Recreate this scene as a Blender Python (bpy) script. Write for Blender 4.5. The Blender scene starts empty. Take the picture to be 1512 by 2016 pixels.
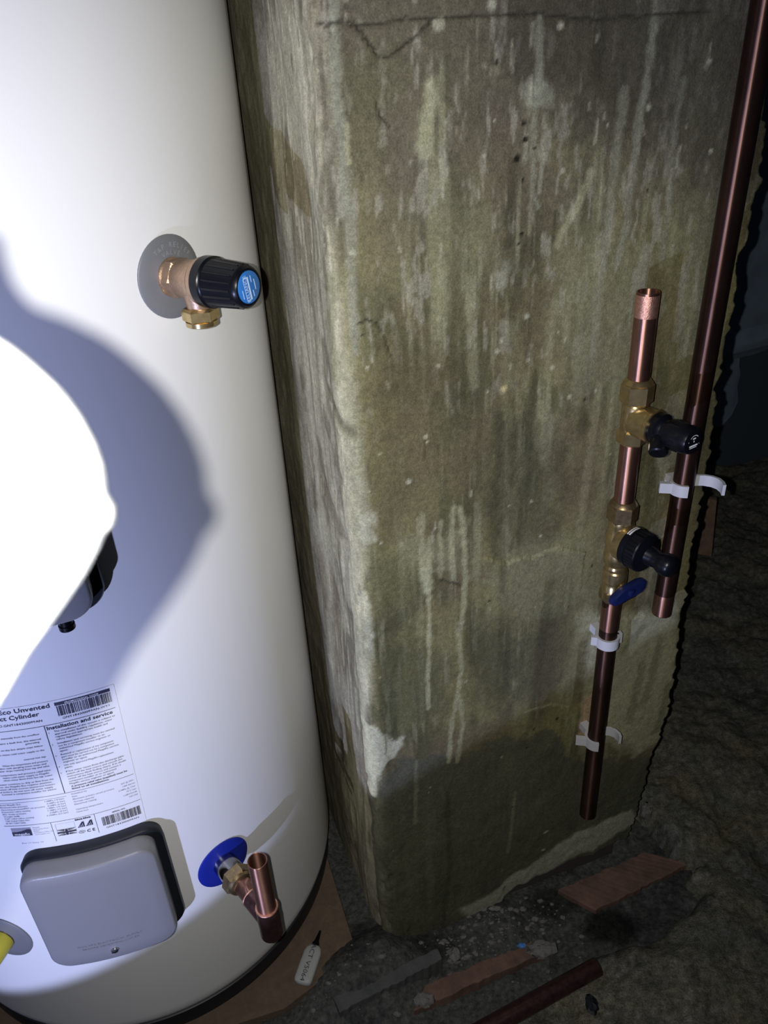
import bpy, bmesh, math, random
import numpy as np
from mathutils import Vector, Matrix

# ------------------------------------------------------------------ camera, world, lights
SC = bpy.context.scene
COL = SC.collection
H = 1.137                                   # lens height above the board the cylinder stands on
FPX, CX, CY = 1550.0, 756.0, 1008.0
_p, _r = math.radians(30.4), math.radians(-3.25)
_right = np.array([1., 0, 0]); FWD = np.array([0, math.cos(_p), -math.sin(_p)]); _up = np.cross(_right, FWD)
RIGHT = math.cos(_r) * _right + math.sin(_r) * _up
UP = -math.sin(_r) * _right + math.cos(_r) * _up
CAMPOS = np.array([0, 0, H])

cam_d = bpy.data.cameras.new('camera')
cam_d.sensor_fit = 'HORIZONTAL'; cam_d.sensor_width = 36.0; cam_d.lens = 36.0 * FPX / 1512.0
cam_d.clip_start = 0.01
cam_d.dof.use_dof = True; cam_d.dof.focus_distance = 0.85; cam_d.dof.aperture_fstop = 28.0
cam = bpy.data.objects.new('camera', cam_d); COL.objects.link(cam)
mw = Matrix.Identity(4)
for i in range(3):
    mw[i][0], mw[i][1], mw[i][2], mw[i][3] = RIGHT[i], UP[i], -FWD[i], CAMPOS[i]
cam.matrix_world = mw
SC.camera = cam

w = bpy.data.worlds.new('world'); SC.world = w; w.use_nodes = True
w.node_tree.nodes['Background'].inputs[0].default_value = (0.55, 0.6, 0.7, 1)
w.node_tree.nodes['Background'].inputs[1].default_value = 0.02
vs = SC.view_settings
vs.view_transform = 'Standard'; vs.look = 'None'; vs.gamma = 1.0; vs.use_curve_mapping = False; vs.exposure = 0.0

def spot(name, loc, aim, power, color, size, blend, radius):
    d = bpy.data.lights.new(name, 'SPOT'); d.energy = power; d.color = color
    d.spot_size = size; d.spot_blend = blend; d.shadow_soft_size = radius
    o = bpy.data.objects.new(name, d); COL.objects.link(o); o.location = loc
    o.rotation_euler = Vector(aim).to_track_quat('-Z', 'Y').to_euler()
    return o
# the phone's flash beside the lens, and a shaded work lamp standing low behind and left of the photographer
spot('phone_flash', CAMPOS - RIGHT * 0.02, FWD - RIGHT * 0.07 - UP * 0.01, 20.5, (1.0, 0.985, 0.94), math.radians(116), 1.0, 0.0022)
spot('work_lamp', (-0.60, -0.5, 0.42), (-0.403, 0.287, 0.869), 50.0, (0.51, 0.58, 1.0), math.radians(180), 0.022, 0.008)

# ------------------------------------------------------------------ sight lines: a point of the place from where it shows
def ray(px): return (px[0] - CX) * RIGHT - (px[1] - CY) * UP + FPX * FWD
FU = np.array([0.94214098, 0.3352169, 0.0]); FN = np.array([0.3352169, -0.94214098, 0.0]); FK = -0.6522976
S0 = 0.198                                  # corner of the pier along FU
CORNER = FU * S0 + FN * FK                  # plan position of the corner
CC = np.array([-0.40800873, 0.8450215]); RC = 0.290
def on_front(px, off=0.0):
    d = ray(px); q = d * ((FK + off) / (FN @ d)); return float(FU @ q), float(q[2] + H)
def on_left(px):
    d = ray(px); q = d * (S0 / (FU @ d)); return float(FK - FN @ q), float(q[2] + H)   # depth behind the corner, height
def on_cyl(px, off=0.0):
    d = ray(px); a = d[:2] @ d[:2]; b = -2 * d[:2] @ CC; c = CC @ CC - (RC + off) ** 2
    q = d * ((-b - math.sqrt(b * b - 4 * a * c)) / (2 * a)); v = q[:2] - CC
    return math.atan2(v[1], v[0]), float(q[2] + H)
def on_floor(px, h=0.0):
    d = ray(px); q = d * ((H - h) / -d[2]); return np.array([q[0], q[1], h])
def wallpt(s, z, off=0.0): q = FU * s + FN * (FK + off); return np.array([q[0], q[1], z])
def cylpt(ang, z, off=0.0): return np.array([CC[0] + (RC + off) * math.cos(ang), CC[1] + (RC + off) * math.sin(ang), z])
def in_view(px, depth): return CAMPOS + ray(px) / FPX * depth

# ------------------------------------------------------------------ noise
def vnoise(x, y, seed=0):
    rs = np.random.RandomState(seed); T = rs.rand(256, 256)
    xi = np.floor(x).astype(int); yi = np.floor(y).astype(int); fx = x - xi; fy = y - yi
    fx = fx * fx * fx * (fx * (fx * 6 - 15) + 10); fy = fy * fy * fy * (fy * (fy * 6 - 15) + 10)
    a = T[xi % 256, yi % 256]; b = T[(xi + 1) % 256, yi % 256]; c = T[xi % 256, (yi + 1) % 256]; d = T[(xi + 1) % 256, (yi + 1) % 256]
    return (a * (1 - fx) + b * fx) * (1 - fy) + (c * (1 - fx) + d * fx) * fy
def fbm(x, y, seed=0, octv=4):
    t = 0; a = 0.5; n = 0
    for k in range(octv):
        t = t + a * vnoise(x * 2 ** k + 17.3 * k, y * 2 ** k + 9.1 * k, seed + k); n += a; a *= 0.5
    return t / n
def sstep(a, b, x):
    t = np.clip((x - a) / (b - a), 0, 1); return t * t * (3 - 2 * t)

# ------------------------------------------------------------------ materials
MATS = {}
def mat(name, color, rough=0.6, metal=0.0, vary=None, vscale=40.0, bump=0.0, bscale=300.0, spec=0.5, vcol=None, stretch=(1, 1, 1), coat=0.0, grain=None):
    m = bpy.data.materials.new(name); m.use_nodes = True
    nt = m.node_tree; b = nt.nodes['Principled BSDF']; L = nt.links
    b.inputs['Base Color'].default_value = (*color, 1); b.inputs['Roughness'].default_value = rough
    b.inputs['Metallic'].default_value = metal; b.inputs['Specular IOR Level'].default_value = spec
    b.inputs['Coat Weight'].default_value = coat
    tc = nt.nodes.new('ShaderNodeTexCoord'); mp = nt.nodes.new('ShaderNodeMapping'); L.new(tc.outputs['Object'], mp.inputs['Vector'])
    mp.inputs['Scale'].default_value = stretch
    src = None
    if vcol:
        at = nt.nodes.new('ShaderNodeAttribute'); at.attribute_name = vcol; src = at.outputs['Color']
    if vary:
        nz = nt.nodes.new('ShaderNodeTexNoise'); nz.inputs['Scale'].default_value = vscale; nz.inputs['Detail'].default_value = 6; nz.inputs['Roughness'].default_value = 0.62
        L.new(mp.outputs['Vector'], nz.inputs['Vector'])
        rp = nt.nodes.new('ShaderNodeValToRGB'); L.new(nz.outputs['Fac'], rp.inputs['Fac'])
        rp.color_ramp.elements[0].position = 0.33; rp.color_ramp.elements[1].position = 0.67
        if src is None:
            rp.color_ramp.elements[0].color = (*color, 1); rp.color_ramp.elements[1].color = (*vary, 1); src = rp.outputs['Color']
        else:
            rp.color_ramp.elements[0].color = (vary[0],) * 3 + (1,); rp.color_ramp.elements[1].color = (vary[1],) * 3 + (1,)
            mx = nt.nodes.new('ShaderNodeMix'); mx.data_type = 'RGBA'; mx.blend_type = 'MULTIPLY'; mx.inputs['Factor'].default_value = 1
            L.new(src, mx.inputs['A']); L.new(rp.outputs['Color'], mx.inputs['B']); src = mx.outputs['Result']
    if grain and src is not None:
        n3 = nt.nodes.new('ShaderNodeTexNoise'); n3.inputs['Scale'].default_value = grain[0]; n3.inputs['Detail'].default_value = 3; n3.inputs['Roughness'].default_value = 0.7
        L.new(mp.outputs['Vector'], n3.inputs['Vector'])
        r3 = nt.nodes.new('ShaderNodeMapRange'); r3.inputs['From Min'].default_value = 0.3; r3.inputs['From Max'].default_value = 0.7; r3.inputs['To Min'].default_value = grain[1]; r3.inputs['To Max'].default_value = grain[2]
        L.new(n3.outputs['Fac'], r3.inputs['Value'])
        m3 = nt.nodes.new('ShaderNodeMix'); m3.data_type = 'RGBA'; m3.blend_type = 'MULTIPLY'; m3.inputs['Factor'].default_value = 1
        L.new(src, m3.inputs['A']); L.new(r3.outputs['Result'], m3.inputs['B']); src = m3.outputs['Result']
    if src is not None: L.new(src, b.inputs['Base Color'])
    if bump:
        n2 = nt.nodes.new('ShaderNodeTexNoise'); n2.inputs['Scale'].default_value = bscale; n2.inputs['Detail'].default_value = 5
        L.new(mp.outputs['Vector'], n2.inputs['Vector'])
        bp = nt.nodes.new('ShaderNodeBump'); bp.inputs['Strength'].default_value = bump; bp.inputs['Distance'].default_value = 0.002
        L.new(n2.outputs['Fac'], bp.inputs['Height']); L.new(bp.outputs['Normal'], b.inputs['Normal'])
    MATS[name] = m
    return m
mat('white_enamel', (0.80, 0.80, 0.80), 0.42, bump=0.04, bscale=900, spec=0.3)
mat('black_plastic', (0.004, 0.0045, 0.007), 0.30, spec=0.3)
mat('black_rubber', (0.011, 0.013, 0.018), 0.45)
mat('grey_plastic', (0.17, 0.175, 0.19), 0.45, bump=0.05, bscale=800)
mat('lid_grey', (0.235, 0.235, 0.25), 0.38, bump=0.10, bscale=1200)
mat('paper', (0.80, 0.80, 0.82), 0.45)
mat('ink', (0.03, 0.03, 0.06), 0.6)
mat('ink_grey', (0.30, 0.30, 0.36), 0.6)
mat('ink_white', (0.80, 0.80, 0.82), 0.5)
mat('bronze', (0.52, 0.36, 0.25), 0.38, 0.75, vary=(0.40, 0.27, 0.18), vscale=120, bump=0.15, bscale=700)
mat('brass', (0.62, 0.47, 0.22), 0.26, 0.9, vary=(0.42, 0.32, 0.15), vscale=160)
mat('old_brass', (0.40, 0.29, 0.15), 0.34, 0.9, vary=(0.24, 0.18, 0.10), vscale=200)
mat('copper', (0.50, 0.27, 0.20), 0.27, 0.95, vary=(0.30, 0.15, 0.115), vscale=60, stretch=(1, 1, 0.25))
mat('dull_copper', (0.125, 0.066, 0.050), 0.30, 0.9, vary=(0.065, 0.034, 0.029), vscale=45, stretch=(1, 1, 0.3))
mat('bright_copper', (0.85, 0.50, 0.38), 0.34, 0.9, vary=(0.62, 0.30, 0.22), vscale=300, bump=0.3, bscale=900)
mat('dark_copper', (0.09, 0.048, 0.045), 0.30, 0.8, vary=(0.17, 0.088, 0.082), vscale=120)
mat('blue_plastic', (0.012, 0.025, 0.30), 0.35)
mat('navy_plastic', (0.008, 0.014, 0.075), 0.42, spec=0.3)
mat('badge_blue', (0.03, 0.16, 0.48), 0.35)
mat('badge_ink', (0.50, 0.66, 0.90), 0.4)
mat('yellow_plastic', (0.62, 0.55, 0.05), 0.4)
mat('white_plastic', (0.66, 0.66, 0.68), 0.45)
mat('clip_white', (0.50, 0.50, 0.52), 0.5)
def brushed(name, aniso, rough, rot):
    m = MATS[name]; nt = m.node_tree; b = nt.nodes['Principled BSDF']; t = nt.nodes.new('ShaderNodeTangent'); t.direction_type = 'RADIAL'; t.axis = 'Z'
    nt.links.new(t.outputs['Tangent'], b.inputs['Tangent']); b.inputs['Anisotropic'].default_value = aniso; b.inputs['Anisotropic Rotation'].default_value = rot; b.inputs['Roughness'].default_value = rough
brushed('copper', 0.9, 0.42, 0.25); brushed('dull_copper', 0.9, 0.40, 0.25); brushed('bright_copper', 0.6, 0.5, 0.25)
mat('chrome', (0.75, 0.75, 0.76), 0.30, 1.0)
mat('boss_chrome', (0.30, 0.30, 0.31), 0.14, 1.0)
mat('emboss_grey', (0.27, 0.275, 0.29), 0.4)  # lighter copy of the collar grey, standing in for highlights on raised letters
mat('vessel_white', (0.88, 0.89, 0.92), 0.6)
_b = MATS['vessel_white'].node_tree.nodes['Principled BSDF']; _b.inputs['Subsurface Weight'].default_value = 1.0; _b.inputs['Subsurface Radius'].default_value = (1.0, 1.0, 1.0); _b.inputs['Subsurface Scale'].default_value = 0.016
mat('render_coat', (0.2, 0.18, 0.12), 0.92, vary=(0.84, 1.17), vscale=210, bump=0.36, bscale=520, spec=0.12, vcol='tint', grain=(700, 0.72, 1.28))
mat('brick_dark', (0.05, 0.04, 0.035), 0.95)
mat('dusty_floor', (0.1, 0.1, 0.1), 0.95, vary=(0.55, 1.5), vscale=150, bump=0.8, bscale=350, spec=0.1, vcol='tint')
mat('wool', (0.1, 0.1, 0.1), 0.97, vary=(0.6, 1.4), vscale=110, bump=1.0, bscale=380, spec=0.05, vcol='tint', grain=(420, 0.6, 1.45))
mat('chipboard', (0.155, 0.112, 0.078), 0.85, vary=(0.115, 0.082, 0.058), vscale=90, bump=0.2, spec=0.2)
mat('red_timber', (0.20, 0.118, 0.090), 0.9, vary=(0.115, 0.075, 0.062), vscale=45, bump=0.4, bscale=200, stretch=(1, 1, 1), spec=0.15)
mat('grey_timber', (0.105, 0.11, 0.105), 0.9, vary=(0.075, 0.08, 0.078), vscale=60, bump=0.3, spec=0.1)
mat('brown_timber', (0.24, 0.16, 0.11), 0.9, vary=(0.15, 0.10, 0.07), vscale=60, spec=0.1)
mat('plaster_lump', (0.20, 0.195, 0.18), 0.95, vary=(0.12, 0.115, 0.11), vscale=150, bump=0.6)
mat('blue_crumb', (0.06, 0.20, 0.50), 0.6)
mat('tube_white', (0.40, 0.41, 0.40), 0.55)
mat('membrane', (0.19, 0.25, 0.33), 0.6, vary=(0.12, 0.16, 0.22), vscale=9, bump=0.3, bscale=30, spec=0.3)
mat('membrane_black', (0.045, 0.065, 0.09), 0.8)
mat('wall_paint', (0.16, 0.16, 0.16), 0.95, vary=(0.11, 0.11, 0.11), vscale=8)

# ------------------------------------------------------------------ mesh building
def frame(axis, up=None):
    z = np.asarray(axis, float); z = z / np.linalg.norm(z)
    h = np.array([0, 0, 1.]) if up is None else np.asarray(up, float)
    if abs(h @ z) > 0.95: h = np.array([1., 0, 0])
    y = h - z * (h @ z); y /= np.linalg.norm(y); x = np.cross(y, z)
    return np.array([x, y, z])              # rows
class MB:
    def __init__(s): s.v = []; s.f = []
    def add(s, v, f):
        o = len(s.v); s.v += [tuple(map(float, q)) for q in v]; s.f += [tuple(i + o for i in g) for g in f]; return s
    def lathe(s, prof, o, axis, seg=32, up=None, rot=0.0, cap=True):
        """prof: (radius, distance along axis) from the start to the end of the axis"""
        B = frame(axis, up); o = np.asarray(o, float); v = []; f = []
        for r, h in prof:
            for k in range(seg):
                a = 2 * math.pi * k / seg + rot
                v.append(o + B[0] * r * math.cos(a) + B[1] * r * math.sin(a) + B[2] * h)
        for i in range(len(prof) - 1):
            for k in range(seg):
                k2 = (k + 1) % seg
                f.append((i * seg + k, i * seg + k2, (i + 1) * seg + k2, (i + 1) * seg + k))
        if cap:
            f.append(tuple(range(seg))[::-1]); n = (len(prof) - 1) * seg; f.append(tuple(n + k for k in range(seg)))
        return s.add(v, f)
    def pipe(s, a, b, r, wall=0.0012, seg=32, ends=True):
        a = np.asarray(a, float); b = np.asarray(b, float); L = np.linalg.norm(b - a); ri = r - wall; d = min(0.03, L * 0.4)
        return s.lathe([(ri, d), (ri, 0.0002), (ri + .0004, 0), (r - .0003, 0), (r, .0004), (r, L - .0004), (r - .0003, L), (ri + .0004, L), (ri, L - .0002), (ri, L - d)], a, b - a, seg)
    def hexnut(s, o, axis, r, h, up=None, rot=0.0):
        c = min(h * 0.18, r * 0.12)
        return s.lathe([(r * 0.86, 0), (r, c), (r, h - c), (r * 0.86, h)], o, axis, 6, up, rot)
    def tube(s, pts, r, seg=12):
        pts = [np.asarray(p, float) for p in pts]; v = []; f = []; n = len(pts); rr = r if hasattr(r, '__len__') else [r] * n
        u0 = None
        for i, p in enumerate(pts):
            t = pts[min(i + 1, n - 1)] - pts[max(i - 1, 0)]; B = frame(t, u0); u0 = B[1]
            for k in range(seg):
                a = 2 * math.pi * k / seg; v.append(p + rr[i] * (B[0] * math.cos(a) + B[1] * math.sin(a)))
        for i in range(n - 1):
            for k in range(seg):
                k2 = (k + 1) % seg; f.append((i * seg + k, i * seg + k2, (i + 1) * seg + k2, (i + 1) * seg + k))
        f.append(tuple(range(seg))[::-1]); f.append(tuple((n - 1) * seg + k for k in range(seg)))
        return s.add(v, f)
    def strap(s, path, thick, o, ex, ey, ez, h):
        """a band: polyline in the (ex, ey) plane, thickened, of height h along ez"""
        P = [np.array(p, float) for p in path]; n = len(P); v = []; f = []
        for i, p in enumerate(P):
            t = P[min(i + 1, n - 1)] - P[max(i - 1, 0)]; t = t / np.linalg.norm(t); q = np.array([-t[1], t[0]]) * thick / 2
            for sgn, zz in ((1, -h / 2), (-1, -h / 2), (-1, h / 2), (1, h / 2)):
                w_ = p + q * sgn; v.append(o + ex * w_[0] + ey * w_[1] + ez * zz)
        for i in range(n - 1):
            for k in range(4):
                k2 = (k + 1) % 4; f.append((i * 4 + k, i * 4 + k2, i * 4 + 4 + k2, i * 4 + 4 + k))
        f.append((3, 2, 1, 0)); f.append(tuple((n - 1) * 4 + k for k in range(4)))
        return s.add(v, f)
    def prism(s, poly, z0, z1):
        n = len(poly); v = [(*p[:2], z0) for p in poly] + [(*p[:2], z1) for p in poly]
        f = [tuple(range(n))[::-1], tuple(range(n, 2 * n))] + [(i, (i + 1) % n, n + (i + 1) % n, n + i) for i in range(n)]
        return s.add(v, f)
    def blob(s, c, r, seed=0, seg=(10, 6), sc=(1, 1, 1)):
        rs = np.random.RandomState(seed); v = [np.array([0, 0, -1.])]; f = []
        a, b = seg
        for i in range(1, b):
            th = math.pi * i / b
            for k in range(a):
                ph = 2 * math.pi * k / a; v.append(np.array([math.sin(th) * math.cos(ph), math.sin(th) * math.sin(ph), -math.cos(th)]))
        v.append(np.array([0, 0, 1.])); N = len(v)
        v = [np.asarray(c) + q * r * np.array(sc) * (0.75 + 0.5 * rs.rand()) for q in v]
        for k in range(a):
            f.append((0, 1 + (k + 1) % a, 1 + k)); f.append((N - 1, 1 + (b - 2) * a + k, 1 + (b - 2) * a + (k + 1) % a))
        for i in range(b - 2):
            for k in range(a): f.append((1 + i * a + k, 1 + i * a + (k + 1) % a, 1 + (i + 1) * a + (k + 1) % a, 1 + (i + 1) * a + k))
        return s.add(v, f)
    def build(s, name, m, parent=None, smooth=35, bevel=0.0, origin=None):
        o0 = np.array(parent['_o']) if parent is not None else (np.zeros(3) if origin is None else np.asarray(origin, float))
        me = bpy.data.meshes.new(name); me.from_pydata([tuple(np.array(q) - o0) for q in s.v], [], s.f); me.update()
        bm = bmesh.new(); bm.from_mesh(me); bmesh.ops.recalc_face_normals(bm, faces=bm.faces); bm.to_mesh(me); bm.free()
        me.materials.append(MATS[m])
        if smooth:
            me.shade_smooth(); me.set_sharp_from_angle(angle=math.radians(smooth))
        o = bpy.data.objects.new(name, me); COL.objects.link(o)
        if bevel:
            b = o.modifiers.new('bevel', 'BEVEL'); b.width = bevel; b.segments = 2; b.limit_method = 'ANGLE'; b.angle_limit = math.radians(40)
        if parent is not None: o.parent = parent
        else: o.location = o0
        o['_o'] = [float(q) for q in o0]
        return o
def thing(name, loc, label, cat, group=None):
    o = bpy.data.objects.new(name, None); COL.objects.link(o); o.location = loc; o.empty_display_size = 0.05
    o['_o'] = [float(q) for q in loc]; return tag(o, label, cat, group)
def tag(o, label, cat, group=None, kind=None):
    if label: o['label'] = label
    if cat: o['category'] = cat
    if group: o['group'] = group
    if kind: o['kind'] = kind
    return o
def gridmesh(name, P, m, colors=None, parent=None, smooth=True):
    """P: (n, k, 3) array of points"""
    n, k, _ = P.shape; idx = np.arange(n * k).reshape(n, k)
    q = np.stack([idx[:-1, :-1], idx[1:, :-1], idx[1:, 1:], idx[:-1, 1:]], -1).reshape(-1, 4)
    me = bpy.data.meshes.new(name); me.vertices.add(n * k); me.vertices.foreach_set('co', P.reshape(-1).astype(np.float32))
    me.loops.add(q.size); me.loops.foreach_set('vertex_index', q.reshape(-1).astype(np.int32))
    me.polygons.add(len(q)); me.polygons.foreach_set('loop_start', np.arange(0, q.size, 4, dtype=np.int32))
    me.polygons.foreach_set('loop_total', np.full(len(q), 4, dtype=np.int32)); me.update(calc_edges=True)
    if smooth: me.shade_smooth()
    if colors is not None:
        a = me.color_attributes.new('tint', 'FLOAT_COLOR', 'POINT')
        a.data.foreach_set('color', np.concatenate([colors.reshape(-1, 3), np.ones((n * k, 1))], 1).reshape(-1).astype(np.float32))
    me.materials.append(MATS[m]); o = bpy.data.objects.new(name, me); COL.objects.link(o)
    if parent is not None: o.parent = parent
    return o
_font = {}
def text_tris(txt, size, align='LEFT', width=None, bold=0.0):
    """triangles of a line of type, baseline at y = 0; stretched to a given width if asked"""
    cu = bpy.data.curves.new('type', 'FONT'); cu.body = txt; cu.size = size; cu.align_x = align; cu.resolution_u = 2; cu.offset = bold
    o = bpy.data.objects.new('type', cu); COL.objects.link(o)
    dg = bpy.context.evaluated_depsgraph_get(); me = o.evaluated_get(dg).to_mesh()
    v = np.array([q.co[:2] for q in me.vertices]); f = [tuple(p.vertices) for p in me.polygons]
    o.evaluated_get(dg).to_mesh_clear(); bpy.data.objects.remove(o); bpy.data.curves.remove(cu)
    if width and len(v):
        x0, x1 = v[:, 0].min(), v[:, 0].max(); v[:, 0] = (v[:, 0] - (x0 if align == 'LEFT' else x1)) * width / (x1 - x0)
    return v, f

# ================================================================== THE SETTING
# ------------------------------------------------------------------ pier of rendered masonry
def edist(S, Z, pts, closed=False):
    d = np.full(S.shape, 9.0); P = list(pts) + ([pts[0]] if closed else [])
    for (x0, y0), (x1, y1) in zip(P[:-1], P[1:]):
        vx, vy = x1 - x0, y1 - y0; t = np.clip(((S - x0) * vx + (Z - y0) * vy) / (vx * vx + vy * vy + 1e-12), 0, 1)
        d = np.minimum(d, np.hypot(S - x0 - t * vx, Z - y0 - t * vy))
    return d
def inside(S, Z, pts):
    r = np.zeros(S.shape, bool); n = len(pts)
    for i in range(n):
        (x0, y0), (x1, y1) = pts[i], pts[(i + 1) % n]
        c = ((y0 > Z) != (y1 > Z)) & (S < (x1 - x0) * (Z - y0) / (y1 - y0 + 1e-12) + x0); r ^= c
    return r
RAGGED = [(1512, 253), (1498, 333), (1499, 354), (1487, 381), (1479, 431), (1466, 483), (1456, 499), (1451, 509), (1453, 522), (1449, 542), (1451, 558), (1449, 580), (1445, 605), (1441, 627), (1436, 649), (1430, 662), (1428, 677), (1424, 697), (1422, 727), (1414, 758), (1409, 767), (1411, 786), (1404, 851), (1395, 902), (1386, 931), (1383, 976), (1376, 991), (1373, 1030), (1361, 1080), (1356, 1123), (1350, 1158), (1354, 1173), (1341, 1203), (1337, 1232), (1335, 1262), (1330, 1300), (1324, 1342), (1312, 1410), (1299, 1451), (1285, 1479), (1270, 1540), (1256, 1590), (1247, 1630), (1236, 1660)]
def build_pier():
    rc = 0.020; arc = rc * math.pi / 2
    tl = np.concatenate([np.linspace(-0.75, -0.42, 16)[:-1], np.arange(-0.42, -arc - rc + 1e-9, 0.0035)])
    ta = np.linspace(-arc - rc, -rc, 14)[1:] if False else None
    # plan path: left face (depth), rounded corner, front face
    left_d = np.concatenate([np.linspace(0.75, 0.42, 14)[:-1], np.arange(0.42, rc, -0.0033)])
    ca = np.linspace(0, math.pi / 2, 14)
    front_s = np.arange(rc + 0.002, 0.4305, 0.0021)
    n1, n2, n3 = len(left_d), len(ca), len(front_s)
    zz = np.concatenate([np.arange(-0.03, 1.24, 0.0022), np.linspace(1.25, 2.4, 60)])
    nz = len(zz)
    # parameter t: negative = depth on the left face, positive = along the front from the corner
    t = np.concatenate([-left_d, (ca / (math.pi / 2) - 0.5) * 2 * rc * 0.999, front_s])
    T, Z = np.meshgrid(t, zz, indexing='ij')
    es, ez = zip(*[on_front(p) for p in RAGGED]); o = np.argsort(ez); ez = np.array(ez)[o]; es = np.array(es)[o] - S0
    edge = np.interp(zz, ez, es, left=es[0], right=0.445) + (vnoise(zz * 160, zz * 0 + 3, 5) - 0.5) * 0.006
    edge[zz > 1.06] = 0.44 + (vnoise(zz[zz > 1.06] * 60, zz[zz > 1.06] * 0, 6) - .5) * 0.01
    f0 = 0.33; fi = T > f0
    T2 = np.where(fi, f0 + (T - f0) * (edge[None, :] - f0) / (front_s[-1] - f0), T)
    S = T2 + S0                              # front coordinate, same frame as on_front
    isL = (T2 < 0)
    # --- relief
    disp = (fbm(T2 * 14, Z * 9, 11, 4) - .5) * 0.005 + (fbm(T2 * 70, Z * 45, 12, 4) - .5) * 0.0018
    disp += np.where(isL, (fbm(T2 * 16, Z * 7, 13, 3) - .5) * 0.006 * sstep(0.0, .08, -T2), 0)
    disp += -0.004 * sstep(.62, .8, fbm(T2 * 30, Z * 16, 14, 3)) * np.exp(-(T2 / .04) ** 2)
    # --- colour
    C = np.zeros(T2.shape + (3,))
    def lay(m, col):
        nonlocal C
        C = C * (1 - m[..., None]) + np.array(col) * m[..., None]
    n_lo = fbm(T2 * 9, Z * 6, 21, 4); n_mid = fbm(T2 * 28, Z * 16, 22, 4); st1 = fbm(T2 * 85, Z * 4.5, 23, 4); st2 = fbm(T2 * 190, Z * 9, 24, 3); st3 = fbm(T2 * 45, Z * 2.2, 25, 4)
    C[:] = (0.165, 0.146, 0.088)
    lay(sstep(.40, .62, n_lo), (0.128, 0.107, 0.074)); lay(0.75 * sstep(.50, .70, n_mid), (0.092, 0.086, 0.056)); lay(0.6 * sstep(.50, .68, fbm(T2 * 16, Z * 5, 28, 4)), (0.19, 0.172, 0.112))
    top = sstep(0.93, 1.10, Z + (n_mid - .5) * .12); lay(0.75 * top, (0.115, 0.098, 0.088))
    lay(0.7 * sstep(.50, .72, st3) * sstep(.3, .6, n_mid), (0.075, 0.068, 0.046))
    lay(0.5 * sstep(.54, .76, st1) * sstep(.42, .62, fbm(T2 * 11, Z * 5, 29, 3)), (0.235, 0.222, 0.160))
    lay(0.4 * sstep(.60, .78, st2) * sstep(.45, .62, n_mid), (0.27, 0.255, 0.20))
    lay(0.6 * sstep(.7, 1.0, Z) * sstep(.60, .74, fbm(T2 * 170, Z * 38, 26, 3)), (0.26, 0.24, 0.215))
    rgt = sstep(.25, .42, T2); lay(0.3 * rgt, (0.13, 0.12, 0.088))
    # left face: paler grey
    lf = sstep(0.012, -0.012, T2 + (n_mid - .5) * .02)
    Lc = np.zeros_like(C); Lc[:] = (0.215, 0.200, 0.180)
    def layL(m, col):
        nonlocal Lc
        Lc = Lc * (1 - m[..., None]) + np.array(col) * m[..., None]
    layL(sstep(.42, .62, n_lo), (0.165, 0.145, 0.125)); layL(0.7 * sstep(.55, .72, n_mid), (0.105, 0.094, 0.08))
    layL(0.6 * sstep(.55, .72, fbm(T2 * 120, Z * 7, 27, 3)), (0.115, 0.102, 0.09)); layL(0.5 * sstep(.62, .74, fbm(T2 * 210, Z * 14, 30, 3)), (0.32, 0.30, 0.275))
    C = C * (1 - lf[..., None]) + Lc * lf[..., None]
    wob = (fbm(T2 * 120, Z * 120, 31, 3) - .5)
    def F(pts): return [on_front(p) for p in pts]
    def stroke(pts, wpx, col, amt=0.85, lift=0.0003, soft=0.8):
        nonlocal disp
        wm = wpx * 0.00055; d = edist(S, Z, F(pts)) + wob * wm * 1.4
        m = amt * sstep(wm * (1 + soft), wm * (1 - soft * .6), d) * (T2 > -0.01); lay(m, col); disp += lift * m
    def patch(pts, col, amt=0.9, soft=0.006, rough=0.014, lift=0.0):
        nonlocal disp
        P = F(pts); d = edist(S, Z, P, True) * np.where(inside(S, Z, P), -1, 1) + wob * rough + (n_mid - .5) * rough * 1.5
        m = amt * sstep(soft, -soft, d) * (T2 > -0.03); lay(m, col); disp += lift * m
    def spotm(p, rpx, col, amt=0.9, lift=0.0):
        nonlocal disp
        s_, z_ = on_front(p); r = rpx * 0.0005; d = np.hypot(S - s_, Z - z_) + wob * r * 1.2; m = amt * sstep(r * 1.4, r * .6, d); lay(m, col); disp += lift * m
    PALE = (0.29, 0.275, 0.205); PGREY = (0.215, 0.21, 0.18); DARK = (0.052, 0.048, 0.034); LIME = (0.31, 0.295, 0.25)
    # lower zone: the lamp's shadow painted dark and greenish, mixed with damp stains
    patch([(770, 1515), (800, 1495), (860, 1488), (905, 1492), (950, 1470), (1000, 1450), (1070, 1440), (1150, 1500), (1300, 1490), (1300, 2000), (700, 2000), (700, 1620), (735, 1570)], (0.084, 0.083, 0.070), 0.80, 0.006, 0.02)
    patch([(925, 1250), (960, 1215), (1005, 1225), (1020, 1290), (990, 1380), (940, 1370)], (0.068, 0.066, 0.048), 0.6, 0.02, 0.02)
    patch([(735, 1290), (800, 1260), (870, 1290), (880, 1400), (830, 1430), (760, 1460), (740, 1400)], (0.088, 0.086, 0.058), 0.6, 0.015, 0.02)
    patch([(1150, 1210), (1330, 1190), (1330, 1330), (1300, 1450), (1250, 1490), (1190, 1450), (1160, 1330)], (0.29, 0.275, 0.22), 0.75, 0.012, 0.016, 0.001)
    for a in ([(1262, 1235), (1225, 1280)], [(1300, 1255), (1285, 1330), (1262, 1390)], [(1265, 1310), (1240, 1420)], [(1318, 1350), (1292, 1440)]): stroke(a, 11, (0.165, 0.157, 0.118), 0.75, -0.0006)
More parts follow.
